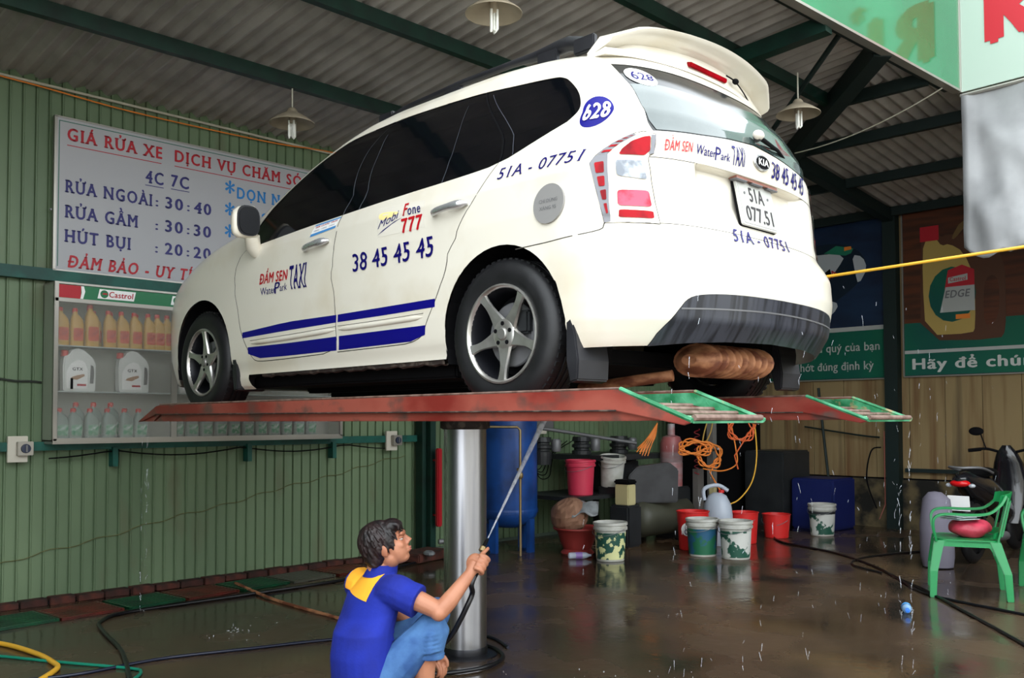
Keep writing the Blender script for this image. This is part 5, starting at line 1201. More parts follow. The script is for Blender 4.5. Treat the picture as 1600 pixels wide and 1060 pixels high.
MB().bb(-2.24, -2.06, 4.18, 4.32, .44, .66).build('canister_body', M['cream'], t, bevel=.01); MB().bb(-2.25, -2.05, 4.17, 4.33, .66, .71).build('lid', M['black'], t, bevel=.015)
top(MB().bb(-2.28, -2.02, 4.13, 4.37, 0, .44), 'pump_crate', M['machine'], 'dark crate under the cream canister', 'crate', bevel=.02)
# basin with sack
t = thing('basin', 'dull red plastic basin on the floor beside the blue tank', 'basin', (-2.13, 3.44, 0))
MB().lathe([(0, .005), (.14, 0), (.165, .06), (.20, .17), (.245, .20), (.245, .215), (.195, .20), (.155, .05), (0, .02)], (-2.13, 3.44, .06), 40).build('basin_body', M['basin'], t, smooth=40)
MB().lathe([(.15, 0), (.17, .02), (.13, .065)], (-2.13, 3.44, 0), 30).build('basin_foot', M['basin'], t)
mb = MB().ell((-2.20, 3.40, .38), (.20, .17, .19), nu=22, nv=14); random.seed(3)
mb.v = [(x+random.uniform(-.008, .008), y+random.uniform(-.008, .008), z+.012*math.sin(14*x+9*y)) for x, y, z in mb.v]
top(mb, 'paper_sack', M['sack'], 'crumpled brown sack sitting in the red basin', 'sack')
vs = []; fs = []
for j in range(9):
    for i in range(9):
        u, v = i/8-.5, j/8-.5; vs.append((-2.02+u*.26*.7+.05*v, 3.44+u*.26*.7, .56-.20*max(0, v+.1)**1.0*.9-.03+.018*math.sin(9*u+5*v)-.05*abs(u)))
fs = [(j*9+i, j*9+i+1, j*9+i+10, j*9+i+9) for j in range(8) for i in range(8)]
o = MB().add([(x+.07*((k//9)/8-.5), y-.16*((k//9)/8-.5), z) for k, (x, y, z) in enumerate(vs)], fs).build('plastic_bag', M['bag'], None, smooth=60); o.modifiers.new('s', 'SOLIDIFY').thickness = .004; recentre(o); settag(o, 'grey transparent plastic bag draped over the brown sack', 'bag')
t = thing('water_bottle', 'clear plastic bottle with purple label lying in front of the red basin', 'bottle', (-1.90, 3.22, 0), .95)
MB().lathe([(.0, -.12), (.030, -.115), (.033, -.10), (.033, .03), (.028, .06), (.013, .09), (.013, .11), (0, .11)], (0, 0, .034), 16, axis='x').build('bottle_body', mat('clear_plastic', (190, 200, 215), .1, alpha=.5), t, smooth=50, world=False)
MB().lathe([(.034, -.05), (.034, .015)], (0, 0, .034), 16, axis='x', cap=False).build('label_wrap', mat('purple_label', (120, 90, 150), .4), t, world=False)
t = thing('water_bottle', 'crushed small water bottle with blue cap on the open floor at the right', 'bottle', (1.37, 2.90, 0), -1.1)
MB().lathe([(.0, -.075), (.030, -.07), (.033, -.05), (.029, -.02), (.033, .01), (.028, .04), (.013, .058), (0, .058)], (0, 0, .034), 16, axis='x').build('bottle_body', mat('clear_blue_plastic', (150, 190, 225), .1, alpha=.6), t, smooth=50, world=False)
MB().lathe([(.0, .055), (.016, .055), (.016, .075), (0, .077)], (0, 0, .034), 14, axis='x').build('cap', mat('blue_cap', (40, 110, 200), .4), t, world=False)
MB().lathe([(.0335, -.045), (.0335, .0)], (0, 0, .034), 16, axis='x', cap=False).build('label_wrap', mat('pale_blue_label', (70, 150, 215), .4), t, world=False)
# jug behind the buckets
t = thing('jerrycan', 'big milky plastic jug behind the torn label bucket', 'jug', (-1.50, 5.02, 0))
mb = MB().lathe([(0, 0), (.14, .0), (.165, .04), (.17, .32), (.15, .44), (.10, .53), (.05, .56), (0, .56)], (-1.50, 5.02, 0), 28, sx=1, sy=.8); mb.build('jug_body', M['milky'], t, smooth=50)
MB().tube(spline([(-1.60, 4.92, .48), (-1.60, 4.92, .60), (-1.50, 5.02, .64), (-1.42, 5.10, .58)]), .022, 8).build('jug_handle', M['milky'], t, smooth=50); MB().lathe([(.03, .56), (.03, .59)], (-1.47, 5.05, 0), 12).build('cap', M['red'], t)
# machines on the far part of the green wall
CP = thing('compressor', 'dark belt guarded compressor with pump heads behind the buckets', 'compressor', (-2.75, 4.9, 0))
MB().lathe([(0, -.5), (.14, -.48), (.20, -.40), (.20, .40), (.14, .48), (0, .5)], (-2.20, 4.95, .26), 32, axis='y').build('air_receiver', mat('olive_tank', (66, 66, 54), .5), CP, smooth=50)
MB().prism([(0, 0), (.55, 0), (.56, .36), (.46, .44), (.10, .40), (0, .30)], (-2.33, 4.50, .44), (.62, .78, 0), (0, 0, 1), .12).build('belt_guard', mat('guard_grey', (52, 52, 54), .55, c2=(40, 40, 42), scale=6), CP, bevel=.012)
for i, (x, y, z) in enumerate(((-2.95, 3.8, .96), (-2.85, 4.35, .96), (-2.75, 4.9, .96))):
    MB().lathe([(.10, -.1), (.11, 0), (.11, .04), (.085, .05), (.085, .07), (.11, .08), (.11, .11), (.085, .12), (.085, .14), (.11, .15), (.10, .2)], (x, y, z), 20).build('pump_head', M['machine'], CP)
    MB().lathe([(.045, 0), (.055, .02), (.055, .12), (.04, .14)], (x+.12, y+.10, z+.04), 16).build('air_filter', M['greymetal'], CP, smooth=40)
MB().tube(spline([(-3.0, 3.7, 1.27), (-2.9, 4.0, 1.23), (-2.7, 4.5, 1.15), (-2.5, 4.9, 1.08)]), .02, 8).build('delivery_pipe', M['greymetal'], CP, smooth=50)
MB().bb(-3.2, -2.4, 4.2, 5.4, .90, .96).build('machine_bed', M['machine'], CP); MB().bb(-3.0, -2.6, 4.5, 5.1, .54, .90).build('motor_block', M['machine'], CP, bevel=.03)
t = thing('control_box', 'grey control box with cables on the green wall right of the blue tank', 'box', (-3.2, 3.95, 1.25))
MB().bb(WX+.02, WX+.14, 3.86, 4.28, 1.25, 1.60).build('box_body', M['greymetal'], t, bevel=.006); MB().bb(WX+.02, WX+.10, 4.02, 4.20, 1.19, 1.245).build('outlet', M['socketbox'], t)
for k in range(4): MB().tube(spline([(WX+.05, 3.95+.05*k, 1.25), (WX+.06, 3.93+.05*k, .95-.07*k), (WX+.06, 4.1+.06*k, .78-.03*k), (WX+.06, 4.25+.04*k, .95), (WX+.06, 4.4+.1*k, 1.1)]), .006, 6).build('box_cable', M['black'], t)
top(MB().lathe([(.125, .0), (.125, .01), (.13, .27), (.125, .28), (.13, .29), (.13, .50), (.10, .57), (.05, .59)], (-2.28, 5.28, .58), 28).tube([(-2.28, 5.28, 1.15), (-2.28, 5.28, 1.30)], .045, 10), 'vacuum_drum', mat('worn_red_grey_drum', (150, 84, 84), .4, c2=(150, 150, 152), scale=3, lo=.45, hi=.55, stretch=(.2, .2, 1)), 'tall reddish grey drum vacuum with red coiled hose', 'vacuum', smooth=40)
top(MB().bb(-2.44, -2.12, 5.14, 5.44, 0, .58), 'drum_base', M['machine'], 'dark base block under the drum vacuum', 'block', bevel=.02)
hel = [(-2.02+.03*math.cos(t_), 5.42+.03*math.sin(t_), 1.24-.52*t_/50) for t_ in np.linspace(0, 50, 240)]
top(MB().tube(hel, .006, 5), 'coiled_hose', mat('dark_red_hose', (140, 34, 44), .4), 'dark red coiled air hose hanging right of the drum vacuum', 'hose')
t = thing('yellow_mop', 'bundle of orange yellow cords hanging left of the drum vacuum', 'mop', (-2.4, 4.9, 1.0))
for k in range(14):
    a = k/13-.5; MB().tube(spline([(-2.30, 5.04, 1.31), (-2.34+.02*a, 4.99+.10*a, 1.16), (-2.40+.05*a, 4.90+.18*a, .98+.05*math.sin(k*2.1))]), .007, 5).build('cord_strand', M['orange'], t)
# post with hanging orange hoses
ps = thing('hose_post', 'grey post with orange hoses looped over it behind the ramp end', 'post', (-1.94, 5.6, 0))
MB().bb(-1.98, -1.90, 5.56, 5.64, 0, 1.5).build('post_shaft', mat('dirty_grey_post', (112, 110, 106), .6), ps); MB().bb(-2.07, -2.0, 5.40, 5.52, .0, .78).build('side_plate', mat('dirty_side_plate', (96, 92, 88), .7), ps)
MB().tube([(-1.94, 5.56, .98), (-1.70, 5.36, 1.02)], .012, 6).build('hook_arm', M['greymetal'], ps); MB().bb(-1.89, -1.83, 5.46, 5.52, .05, .60).build('cream_stick', M['cream'], ps)
def ring(c, rx, rz_, r, m, label, name='hose', turns=3, tail=None, ax=(.75, .66)):
    pts = []; n = 26*turns
    for i in range(n+1):
        a = 2*PI*i/26; w_ = .02*math.sin(i*.9)+.015*math.sin(i*.23); dd = (rx+w_)*math.cos(a)
        pts.append((c[0]+dd*ax[0]+.012*math.sin(i*.31), c[1]+dd*ax[1], c[2]+(rz_+w_)*math.sin(a)+.02*math.sin(i*.19)))
    if tail: pts += tail
    return top(MB().tube(pts, r, 7), name, m, label, name, smooth=60)
ring((-1.90, 5.22, 1.02), .17, .07, .010, M['orange'], 'flat coil of orange hose hung on the grey post', turns=4)
ring((-1.80, 5.34, .93), .12, .13, .010, M['orange'], 'round coil of orange hose beside the grey post', turns=3, tail=[(-1.80, 5.34, .75), (-1.72, 5.42, .55)])
ring((-1.42, 5.40, 1.24), .13, .13, .008, mat('orange_red_hose', (214, 96, 44), .45), 'orange red hose tangle hanging under the ramp end', turns=4, tail=[(-1.48, 5.34, .95), (-1.45, 5.36, .80)])
hose([(-1.52, 5.32, 1.35), (-1.48, 5.36, 1.05), (-1.47, 5.36, .86), (-1.6, 5.28, .78), (-1.8, 5.2, .80)], .008, M['orange'], 'orange hose drooping between the two coils')
hose([(-1.32, 5.50, 1.3), (-1.30, 5.50, .95), (-1.34, 5.46, .66), (-1.45, 5.35, .46), (-1.58, 5.24, .40)], .008, M['yellowhose'], 'yellow hose hanging down to the milky jug')
hose([(-1.80, 5.34, 1.40), (-1.85, 5.30, 1.18), (-1.86, 5.30, 1.05), (-1.80, 5.36, 1.2), (-1.77, 5.38, 1.40)], .008, mat('dull_yellow_hose', (176, 142, 64), .5), 'dull yellow hose loop hanging above the grey post')
top(MB().bb(-3.0, -2.4, 6.3, 7.5, 0, 1.6), 'dark_cupboard', M['black'], 'dark cupboard in the back left corner', 'cupboard', bevel=.01)
top(MB().bb(-2.3, -1.75, 6.9, 7.6, 0, .95), 'machine_crate', M['machine'], 'dark machine crate behind the orange hoses', 'crate', bevel=.02)
top(MB().bb(-1.7, -1.15, 7.0, 7.6, 0, .62), 'blue_crate', mat('dark_blue_crate', (16, 28, 84), .5), 'dark blue crate behind the small red bucket', 'crate', bevel=.02)
top(MB().tube([(-1.42, 7.55, .05), (-1.62, 7.60, 1.75)], .018, 8), 'pole', M['steeldark'], 'dark pole leaning on the stained back wall', 'pole')
top(MB().tube(spline([(-1.9, 7.76, 1.25), (-1.2, 7.76, 1.15), (-.9, 7.76, 1.12)]), .012, 6), 'pipe', M['steeldark'], 'thin dark pipe along the stained back wall', 'pipe')
top(MB().tube(spline([(-.84, 7.66, 1.0), (-.95, 7.62, .95), (-1.0, 7.6, .6), (-.88, 7.6, .25)]), .010, 6), 'cable', M['black'], 'black cable hanging on the dark back post', 'cable')
top(MB().tube([(-.80, 7.66, 1.2), (-.80, 7.66, .30), (-.85, 7.6, .12)], .006, 6), 'cable', mat('red_brown_cable', (130, 60, 44), .5), 'red brown cable running down the dark back post', 'cable')
# ------------------------------------------------------------------ green chairs
def chair(loc, rz, label):
    t = thing('plastic_armchair', label, 'chair', loc, rz)
    # local: x to the right, sitter faces -y
    m = M['chairgreen']; h = .43
    for sx, sy, n_ in ((-1, -1, 0), (1, -1, 0), (-1, 1, 1), (1, 1, 1)):
        x0, y0 = sx*.265, (-.25 if sy < 0 else .27); x1, y1 = sx*.215, (-.20 if sy < 0 else .18)
        mb = MB(); vs = []
        for z, x, y, a, b in ((0, x0, y0, .034, .046), (.2, x0*.9+x1*.1, y0*.85+y1*.15, .038, .056), (h, x1, y1, .05, .075)):
            vs += [(x-a/2, y-b/2, z), (x+a/2, y-b/2, z), (x+a/2, y+b/2, z), (x-a/2, y+b/2, z)]
        mb.add(vs, [(3, 2, 1, 0), (8, 9, 10, 11)]+[(4*i+j, 4*i+(j+1) % 4, 4*i+4+(j+1) % 4, 4*i+4+j) for i in (0, 1) for j in range(4)])
        mb.build('leg', m, t, bevel=.005, world=False)
    MB().prism(rr(.235, .22, .07), (0, 0, h-.02), (1, 0, 0), (0, 1, 0), .028).build('seat', m, t, bevel=.006, world=False)
    mb = MB()   # apron with arched lower edge
    for y in (-.205, .185):
        pol = [(-.24, h), (-.24, h-.10), (-.20, h-.045), (-.12, h-.03), (.12, h-.03), (.20, h-.045), (.24, h-.10), (.24, h)]; mb.prism(pol, (0, y, 0), (1, 0, 0), (0, 0, 1), .02)
    for x in (-.235, .215):
        pol = [(-.21, h), (-.21, h-.10), (-.17, h-.045), (.14, h-.045), (.18, h-.10), (.18, h)]; mb.prism(pol, (x, 0, 0), (0, 1, 0), (0, 0, 1), .02)
    mb.build('apron', m, t, world=False)
    # arms
    for s in (-1, 1):
        pts = spline([(s*.235, -.22, h-.01), (s*.255, -.24, h+.10), (s*.262, -.23, h+.17), (s*.262, -.16, h+.20), (s*.262, .02, h+.20), (s*.255, .14, h+.215), (s*.24, .22, h+.28), (s*.215, .26, h+.35)], 5)
        mb = MB(); vs = []; k = len(pts)
        for i, p in enumerate(pts):
            d = (pts[min(i+1, k-1)]-pts[max(i-1, 0)]).normalized(); nn = Vector((1, 0, 0)); u_ = d.cross(nn).normalized()*.009
            vs += [p-nn*.027-u_, p+nn*.027-u_, p+nn*.027+u_, p-nn*.027+u_]
        mb.add(vs, [(4*i+j, 4*i+(j+1) % 4, 4*i+4+(j+1) % 4, 4*i+4+j) for i in range(k-1) for j in range(4)]+[(3, 2, 1, 0), tuple(4*k-4+j for j in range(4))]).build('armrest', m, t, bevel=.004, world=False)
    # curved back with slots
    def bp(a, z): return (.235*math.sin(a)*1.02, .12+.12*math.cos(a)+.22*(z-h), z)
    for a0, a1, z0_, z1_, nm in ((-1.25, 1.25, h+.27, h+.345, 'back_rail'), (-1.1, 1.1, h+.02, h+.06, 'back_rail'))[:2]:
        n = 16; vs = []
        for i in range(n+1):
            a = a0+(a1-a0)*i/n; e = .02*math.cos(a*1.2)
            for z, o_ in ((z0_, 0), (z1_+e, 0), (z1_+e, .012), (z0_, .012)): x, y, zz = bp(a, z); vs.append((x*(1-o_/.235), y-o_, zz))
        MB().add(vs, [(4*i+j, 4*i+(j+1) % 4, 4*i+4+(j+1) % 4, 4*i+4+j) for i in range(n) for j in range(4)]+[(3, 2, 1, 0), tuple(4*n+j for j in range(4))]).build(nm, m, t, world=False)
    for a in (-.85, -.5, -.17, .17, .5, .85):
        p, q = bp(a, h+.03), bp(a, h+.30); MB().tube([p, q], .0, 4) if False else None
        d = Vector(q)-Vector(p); MB().box((Vector(p)+Vector(q))/2, (.034, .010, d.length), (-math.atan2(d.y, d.z), 0, 0)).build('back_slat', m, t, world=False)
    for s in (-1, 1): MB().box((s*.215, .235, h+.16), (.035, .012, .36), (-.22, -s*.03, 0)).build('back_upright', m, t, bevel=.004, world=False)
    return t
chair((1.41, 3.96, 0), -1.18, 'green plastic armchair with a red bag on its seat')
chair((1.95, 4.48, 0), -1.1, 'second green plastic armchair cut off by the right edge')
mb = MB().ell((1.43, 3.97, .50), (.17, .13, .075), (0, 0, .8), nu=24, nv=14); mb.v = [(x+.012*math.sin(25*y+10*z), y+.01*math.sin(30*x), max(z+.012*math.sin(22*x+17*y), .44)) for x, y, z in mb.v]
top(mb, 'red_bag', mat('red_plastic_bag', (196, 62, 84), .4, c2=(150, 40, 56), scale=12), 'crumpled red bag lying on the green chair', 'bag', smooth=60)
mb = MB()
for k in range(6): mb.add([Vector(p)+Vector((1.36+.02*math.sin(k*2), 3.90+.015*math.cos(k*3), .575+.006*k)) for p in ((-.12, -.05, 0), (.06, -.12, 0), (.14, .06, 0), (-.05, .12, 0), (-.12, -.05, .003), (.06, -.12, .003), (.14, .06, .003), (-.05, .12, .003))], [(0, 3, 2, 1), (4, 5, 6, 7), (0, 1, 5, 4), (1, 2, 6, 5), (2, 3, 7, 6), (3, 0, 4, 7)])
top(mb, 'paper_sheets', mat('pale_paper', (176, 190, 190), .6), 'loose pale papers on top of the red bag on the chair', 'papers')
# ------------------------------------------------------------------ scooters in the dark
def scooter(loc, rz, label, plate=True):
    t = thing('scooter', label, 'motorbike', loc, rz); b = M['black']; bk = mat('scooter_body', (22, 22, 26), .18, coat=.4)   # local +x = front
    for x in (-.62, .62):
        w_ = MB().lathe([(.20, -.04), (.25, -.045), (.285, -.02), (.29, 0), (.285, .02), (.25, .045), (.20, .04)], (x, 0, .29), 32, axis='y', cap=False).build('wheel', M['tire'], t, smooth=50, world=False)
        MB().lathe([(0, -.03), (.10, -.03), (.20, -.02), (.20, .02), (.10, .03), (0, .03)], (x, 0, .29), 20, axis='y').build('rim', M['rimdark'], w_, world=False)
    mb = MB(); n = 16; vs = []
    secs = [(-.98, .80, .03, .02), (-.90, .80, .08, .06), (-.70, .74, .12, .13), (-.40, .68, .14, .15), (-.10, .60, .12, .14), (.10, .46, .10, .12), (.30, .42, .09, .12)]
    for x, z, a, h_ in secs:
        for j in range(n): q = 2*PI*j/n; vs.append((x, a*math.cos(q), z+h_*math.sin(q)))
    mb.add(vs, [(i*n+j, i*n+(j+1) % n, (i+1)*n+(j+1) % n, (i+1)*n+j) for i in range(len(secs)-1) for j in range(n)]+[tuple(range(n)), tuple((len(secs)-1)*n+j for j in range(n))]).build('body_panel', bk, t, smooth=60, world=False)
    mb = MB(); vs = []
    secs = [(.34, .30, .12, .04), (.42, .50, .16, .06), (.46, .72, .17, .08), (.44, .90, .14, .09), (.40, 1.0, .10, .08), (.38, 1.08, .04, .03)]
    for x, z, a, d in secs:
        for j in range(n): q = 2*PI*j/n; vs.append((x+d*math.cos(q), a*math.sin(q), z))
    mb.add(vs, [(i*n+j, i*n+(j+1) % n, (i+1)*n+(j+1) % n, (i+1)*n+j) for i in range(len(secs)-1) for j in range(n)]+[tuple(range(n)), tuple((len(secs)-1)*n+j for j in range(n))]).build('front_fairing', bk, t, smooth=60, world=False)
    MB().ell((-.45, 0, .84), (.38, .13, .05)).build('seat', b, t, smooth=60, world=False)
    MB().tube(spline([(.36, -.34, 1.02), (.40, -.20, 1.04), (.40, 0, 1.0), (.40, .20, 1.04), (.36, .34, 1.02)]), .014, 8).build('handlebar', b, t, smooth=50, world=False)
    for s in (-1, 1):
        MB().tube([(.36, s*.36, 1.02), (.37, s*.24, 1.035)], .019, 8).build('grip', b, t, world=False)
        mi = MB().tube([(.40, s*.20, 1.04), (.42, s*.26, 1.20)], .007, 6).build('mirror_stem', b, t, world=False); MB().ell((.42, s*.30, 1.22), (.018, .075, .045)).build('mirror_head', b, mi, smooth=60, world=False)
    MB().tube([(.38, 0, .9), (.62, 0, .29)], .03, 8).build('fork', b, t, world=False)
    MB().tube(spline([(-.1, -.12, .22), (-.5, -.14, .26), (-.85, -.15, .38)]), .045, 10).build('exhaust', M['greymetal'], t, smooth=50, world=False)
    l_ = MB().ell((-.93, 0, .76), (.06, .09, .035)).build('tail_lamp', mat('dim_red_lamp', (190, 20, 24), .15), t, smooth=60, world=False)
    for s in (-1, 1): MB().ell((-.92, s*.10, .74), (.03, .03, .02)).build('indicator', M['clearlens'], l_, smooth=60, world=False)
    MB().tube(spline([(-.45, -.13, .84), (-.80, -.14, .90), (-.92, 0, .90), (-.80, .14, .90), (-.45, .13, .84)]), .012, 8).build('grab_rail', M['greymetal'], t, smooth=50, world=False)
    if plate: MB().box((-.97, 0, .58), (.006, .19, .14), (0, -.2, 0)).build('number_plate', M['white'], t, world=False)
    MB().prism([(-.80, .42), (-.60, .62), (-.45, .60), (-.3, .40)], (0, .03, 0), (1, 0, 0), (0, 0, 1), .06).build('mudguard', b, t, world=False)
    return t
scooter((.91, 6.21, 0), 1.571, 'black scooter parked with its red tail lamp behind the green chair')
t = thing('covered_sack', 'grey sack leaning against the scooter left of the green chair', 'sack', (.76, 5.10, 0))
mb = MB().lathe([(0, 0), (.13, .01), (.15, .10), (.14, .4), (.12, .62), (.06, .68), (0, .69)], (.76, 5.10, 0), 24); mb.v = [(x+.012*math.sin(12*z+9*y), y+.01*math.sin(14*z), z) for x, y, z in mb.v]; mb.build('sack_body', mat('dusty_grey_sack', (104, 100, 112), .8), t, smooth=60)
# ------------------------------------------------------------------ water
mb = MB(); random.seed(11)
nz = Vector((1.083, -.843, .842)); je = Vector((.666, -.048, 1.335)); je = nz+(je-nz)*1.25
dj = (je-nz); 
mb.tube([nz+dj*t for t in np.linspace(0, 1, 14)], [.0025+.016*t for t in np.linspace(0, 1, 14)], 12)
WJ = top(mb, 'water_jet', M['spray'], 'thin white water jet shooting up from the spray gun under the ramp', 'water jet', kind='stuff', smooth=60)
def drips(spots, label):
    mb = MB()
    for x, y, z0_, z1_, n in spots:
        for k in range(n):
            z = random.uniform(z1_, z0_); l = random.uniform(.012, .045); r = random.uniform(.0008, .0015); mb.tube([(x+random.uniform(-.01, .01), y+random.uniform(-.01, .01), z), (x+random.uniform(-.002, .002), y, z-l)], [r, r*.6], 5)
    return top(mb, 'water_drops', M['drop'], label, 'water drops', kind='stuff')
drips([(-2.02, -1.04, 1.34, .1, 22), (-1.97, -1.03, 1.34, .1, 16), (-1.93, -1.04, 1.34, .3, 10)], 'water dripping off the front tip of the near ramp')
drips([(2.17, .99, 1.33, .1, 34), (2.13, .96, 1.33, .1, 20)], 'water dripping off the rear tip of the far ramp')
drips([(random.uniform(1.95, 2.08), random.uniform(-.8, .8), 1.9, .05, 6) for k in range(8)], 'water falling from the rear bumper of the taxi')
drips([(random.uniform(1.2, 1.6), random.uniform(-1.0, 4.2), 2.2, .05, 5) for k in range(26)], 'rain dripping from the roof edge beyond the taxi')
mb = MB()
for cx, cy, n in ((1.5, -.5, 60), (.9, -.1, 50), (-1.45, -.70, 30), (1.35, .25, 40)):
    for k in range(n):
        a = random.uniform(0, 2*PI); d = random.gauss(0, .16); h_ = abs(random.gauss(0, .018)); r = random.uniform(.0015, .0035); mb.ell((cx+d*math.cos(a), cy+d*math.sin(a)*1.0, r+h_), (r, r, r*1.6), nu=6, nv=4)
top(mb, 'water_splash', M['drop'], 'small splashes where the drops hit the wet floor', 'splash', kind='stuff')
# ------------------------------------------------------------------ the worker
def E3(mb, c, r, rot=None, nu=20, nv=14): return mb.ell(c, r, rot, nu, nv)
def limb(mb, pts, rad, n=14): return mb.tube(spline(pts, 5), list(np.interp(np.linspace(0, 1, (len(pts)-1)*5+1), np.linspace(0, 1, len(rad)), rad)), n)
PS = thing('person', 'crouching worker in a blue shirt with yellow yoke, aiming a spray gun at the car', 'person', (.78, -1.12, 0))
F_ = Vector((.707, .707, 0)); R_ = Vector((.707, -.707, 0)); U_ = Vector((0, 0, 1))       # facing, his right, up
hc = Vector((.748, -1.142, .808))
# head frame: looks up and forward
fwd = (F_*.93+U_*.36).normalized(); rgt = (R_*1.0).normalized(); upv = rgt.cross(fwd).normalized()
HM = Matrix((fwd, -rgt, upv)).transposed() if False else Matrix(((fwd.x, -rgt.x, upv.x), (fwd.y, -rgt.y, upv.y), (fwd.z, -rgt.z, upv.z)))
if HM.determinant() < 0: HM = Matrix(((fwd.x, -rgt.x, upv.x), (fwd.y, -rgt.y, upv.y), (fwd.z, -rgt.z, upv.z)))
def H(x, y, z): return hc+HM @ Vector((x, y, z))*.955
body = MB()
E3(body, H(-.012, 0, .018), (.094, .074, .088), HM)          # cranium
E3(body, H(.040, 0, -.030), (.052, .058, .070), HM)          # face
E3(body, H(.052, 0, -.078), (.032, .036, .024), HM)          # chin
E3(body, H(.0, .0, -.060), (.045, .058, .045), HM)           # jaw
E3(body, H(.088, 0, .026), (.016, .05, .014), HM, 12, 8)     # brow
limb(body, [H(.088, 0, .018), H(.102, 0, -.006), H(.110, 0, -.022)], [.009, .011, .014])   # nose
E3(body, H(.097, .010, -.024), (.010, .008, .008), HM, 10, 8); E3(body, H(.097, -.010, -.024), (.010, .008, .008), HM, 10, 8)
E3(body, H(.090, 0, -.046), (.014, .024, .0075), HM, 12, 8); E3(body, H(.088, 0, -.057), (.013, .022, .0075), HM, 12, 8)
for s in (1, -1): E3(body, H(.062, s*.038, -.022), (.022, .018, .020), HM, 12, 8)
nb = Vector((.714, -1.150, .682))
limb(body, [H(-.02, 0, -.055), hc*.45+nb*.55+Vector((.012, .012, 0)), nb], [.056, .053, .066])
# torso under the shirt
hipR, hipL = Vector((.835, -1.225, .25)), Vector((.655, -1.195, .25))
pel = (hipR+hipL)/2; shR, shL = Vector((.882, -1.185, .625)), Vector((.555, -1.140, .612))
limb(body, [pel+Vector((0, -.02, -.02)), pel+Vector((0, -.05, .12)), (shR+shL)/2+Vector((0, -.03, -.12)), nb+Vector((0, 0, -.05))], [.095, .09, .085, .055])
elR, wrR = Vector((1.055, -1.095, .557)), Vector((1.088, -.955, .700))
limb(body, [shR, shR*.5+elR*.5+Vector((.0, 0, .004)), elR], [.052, .044, .037])
limb(body, [elR, elR*.65+wrR*.35+Vector((.004, -.004, -.004)), wrR], [.038, .037, .024])
E3(body, elR+Vector((.004, -.010, -.006)), (.034, .034, .034))
elL, wrL = Vector((.70, -.93, .42)), Vector((.800, -.925, .335))
limb(body, [shL, elL], [.05, .036]); limb(body, [elL, wrL], [.036, .022])
knR, anR = Vector((.968, -1.070, .466)), Vector((.925, -1.065, .085)); knL, anL = Vector((.70, -.83, .455)), Vector((.66, -.90, .085))
for hp, kn, an in ((hipR, knR, anR), (hipL, knL, anL)):
    limb(body, [hp, hp*.5+kn*.5, kn], [.085, .075, .056]); E3(body, kn, (.054, .054, .054))
    c1 = kn*.7+an*.3-F_*.022; limb(body, [kn, c1, kn*.35+an*.65-F_*.010, an], [.050, .056, .040, .032])
    limb(body, [an, an+F_*.06+Vector((0, 0, -.03)), an+F_*.16+Vector((0, 0, -.055))], [.036, .034, .024])
    limb(body, [an, an-F_*.03+Vector((0, 0, -.045))], [.034, .030])
# right hand closed around the gun grip
gd = Vector((-.006, .075, .092)).normalized()           # direction of the gun barrel
hcR = wrR+gd*.052
E3(body, hcR, (.040, .020, .048), Matrix.Rotation(.75, 3, 'Z') @ Matrix.Rotation(-.6, 3, 'X'))
limb(body, [wrR, hcR], [.024, .030])
side = gd.cross(Vector((1, .6, 0))).normalized(); out = Vector((.80, -.50, 0)); out = (out-gd*out.dot(gd)).normalized(); crs = gd.cross(out)
gp = hcR+crs*(.020)+out*.004
hands = body
for k in range(4):
    b0 = hcR+gd*(.034-.021*k)+out*.030-crs*.004; l = (.040, .044, .041, .034)[k]
    p1 = b0+out*.012+crs*.020; p2 = p1+crs*.022-out*.010; p3 = p2-out*.024+crs*.004; p4 = p3-out*.014-crs*.010
    limb(hands, [b0, p1, p2, p3, p4], [.0095, .0095, .009, .0085, .007], 10)
# index finger stretched along the trigger, thumb from the palm side
limb(hands, [hcR+gd*.030+out*.018, hcR+gd*.062+out*.016+crs*.010, hcR+gd*.088+out*.012+crs*.020], [.0105, .0095, .0075], 10)
limb(hands, [hcR-gd*.010-out*.020, hcR+gd*.022-out*.026+crs*.010, hcR+gd*.058-out*.016+crs*.020], [.013, .011, .009], 10)
# left hand hanging relaxed between the knees
hL = wrL+Vector((.035, .004, -.028)); E3(body, hL, (.036, .018, .042), Matrix.Rotation(-.5, 3, 'Y'))
limb(body, [wrL, hL], [.022, .026])
for k in range(4):
    q = hL+Vector((.012, .014-.014*k*.9, -.026))+R_*(.010*k-.016); l = (.066, .074, .070, .056)[k]
    limb(body, [q, q+Vector((.018, .006, -l*.45)), q+Vector((.016, .006, -l*.85)), q+Vector((.006, .002, -l*1.1))], [.0090, .0085, .008, .0065], 10)
limb(body, [hL+F_*.018, hL+F_*.040+Vector((0, 0, -.026)), hL+F_*.044+Vector((0, 0, -.055))], [.0115, .010, .008], 10)
# ears
for s in (1, -1):
    E3(body, H(-.008, s*.074, -.012), (.020, .009, .032), HM @ Matrix.Rotation(s*.35, 3, 'Z'), 14, 10); E3(body, H(-.004, s*.074, -.036), (.010, .007, .010), HM, 10, 8)
B_ = fuse(body, 'body', M['skin'], PS, voxel=.0042, smooth_it=3)
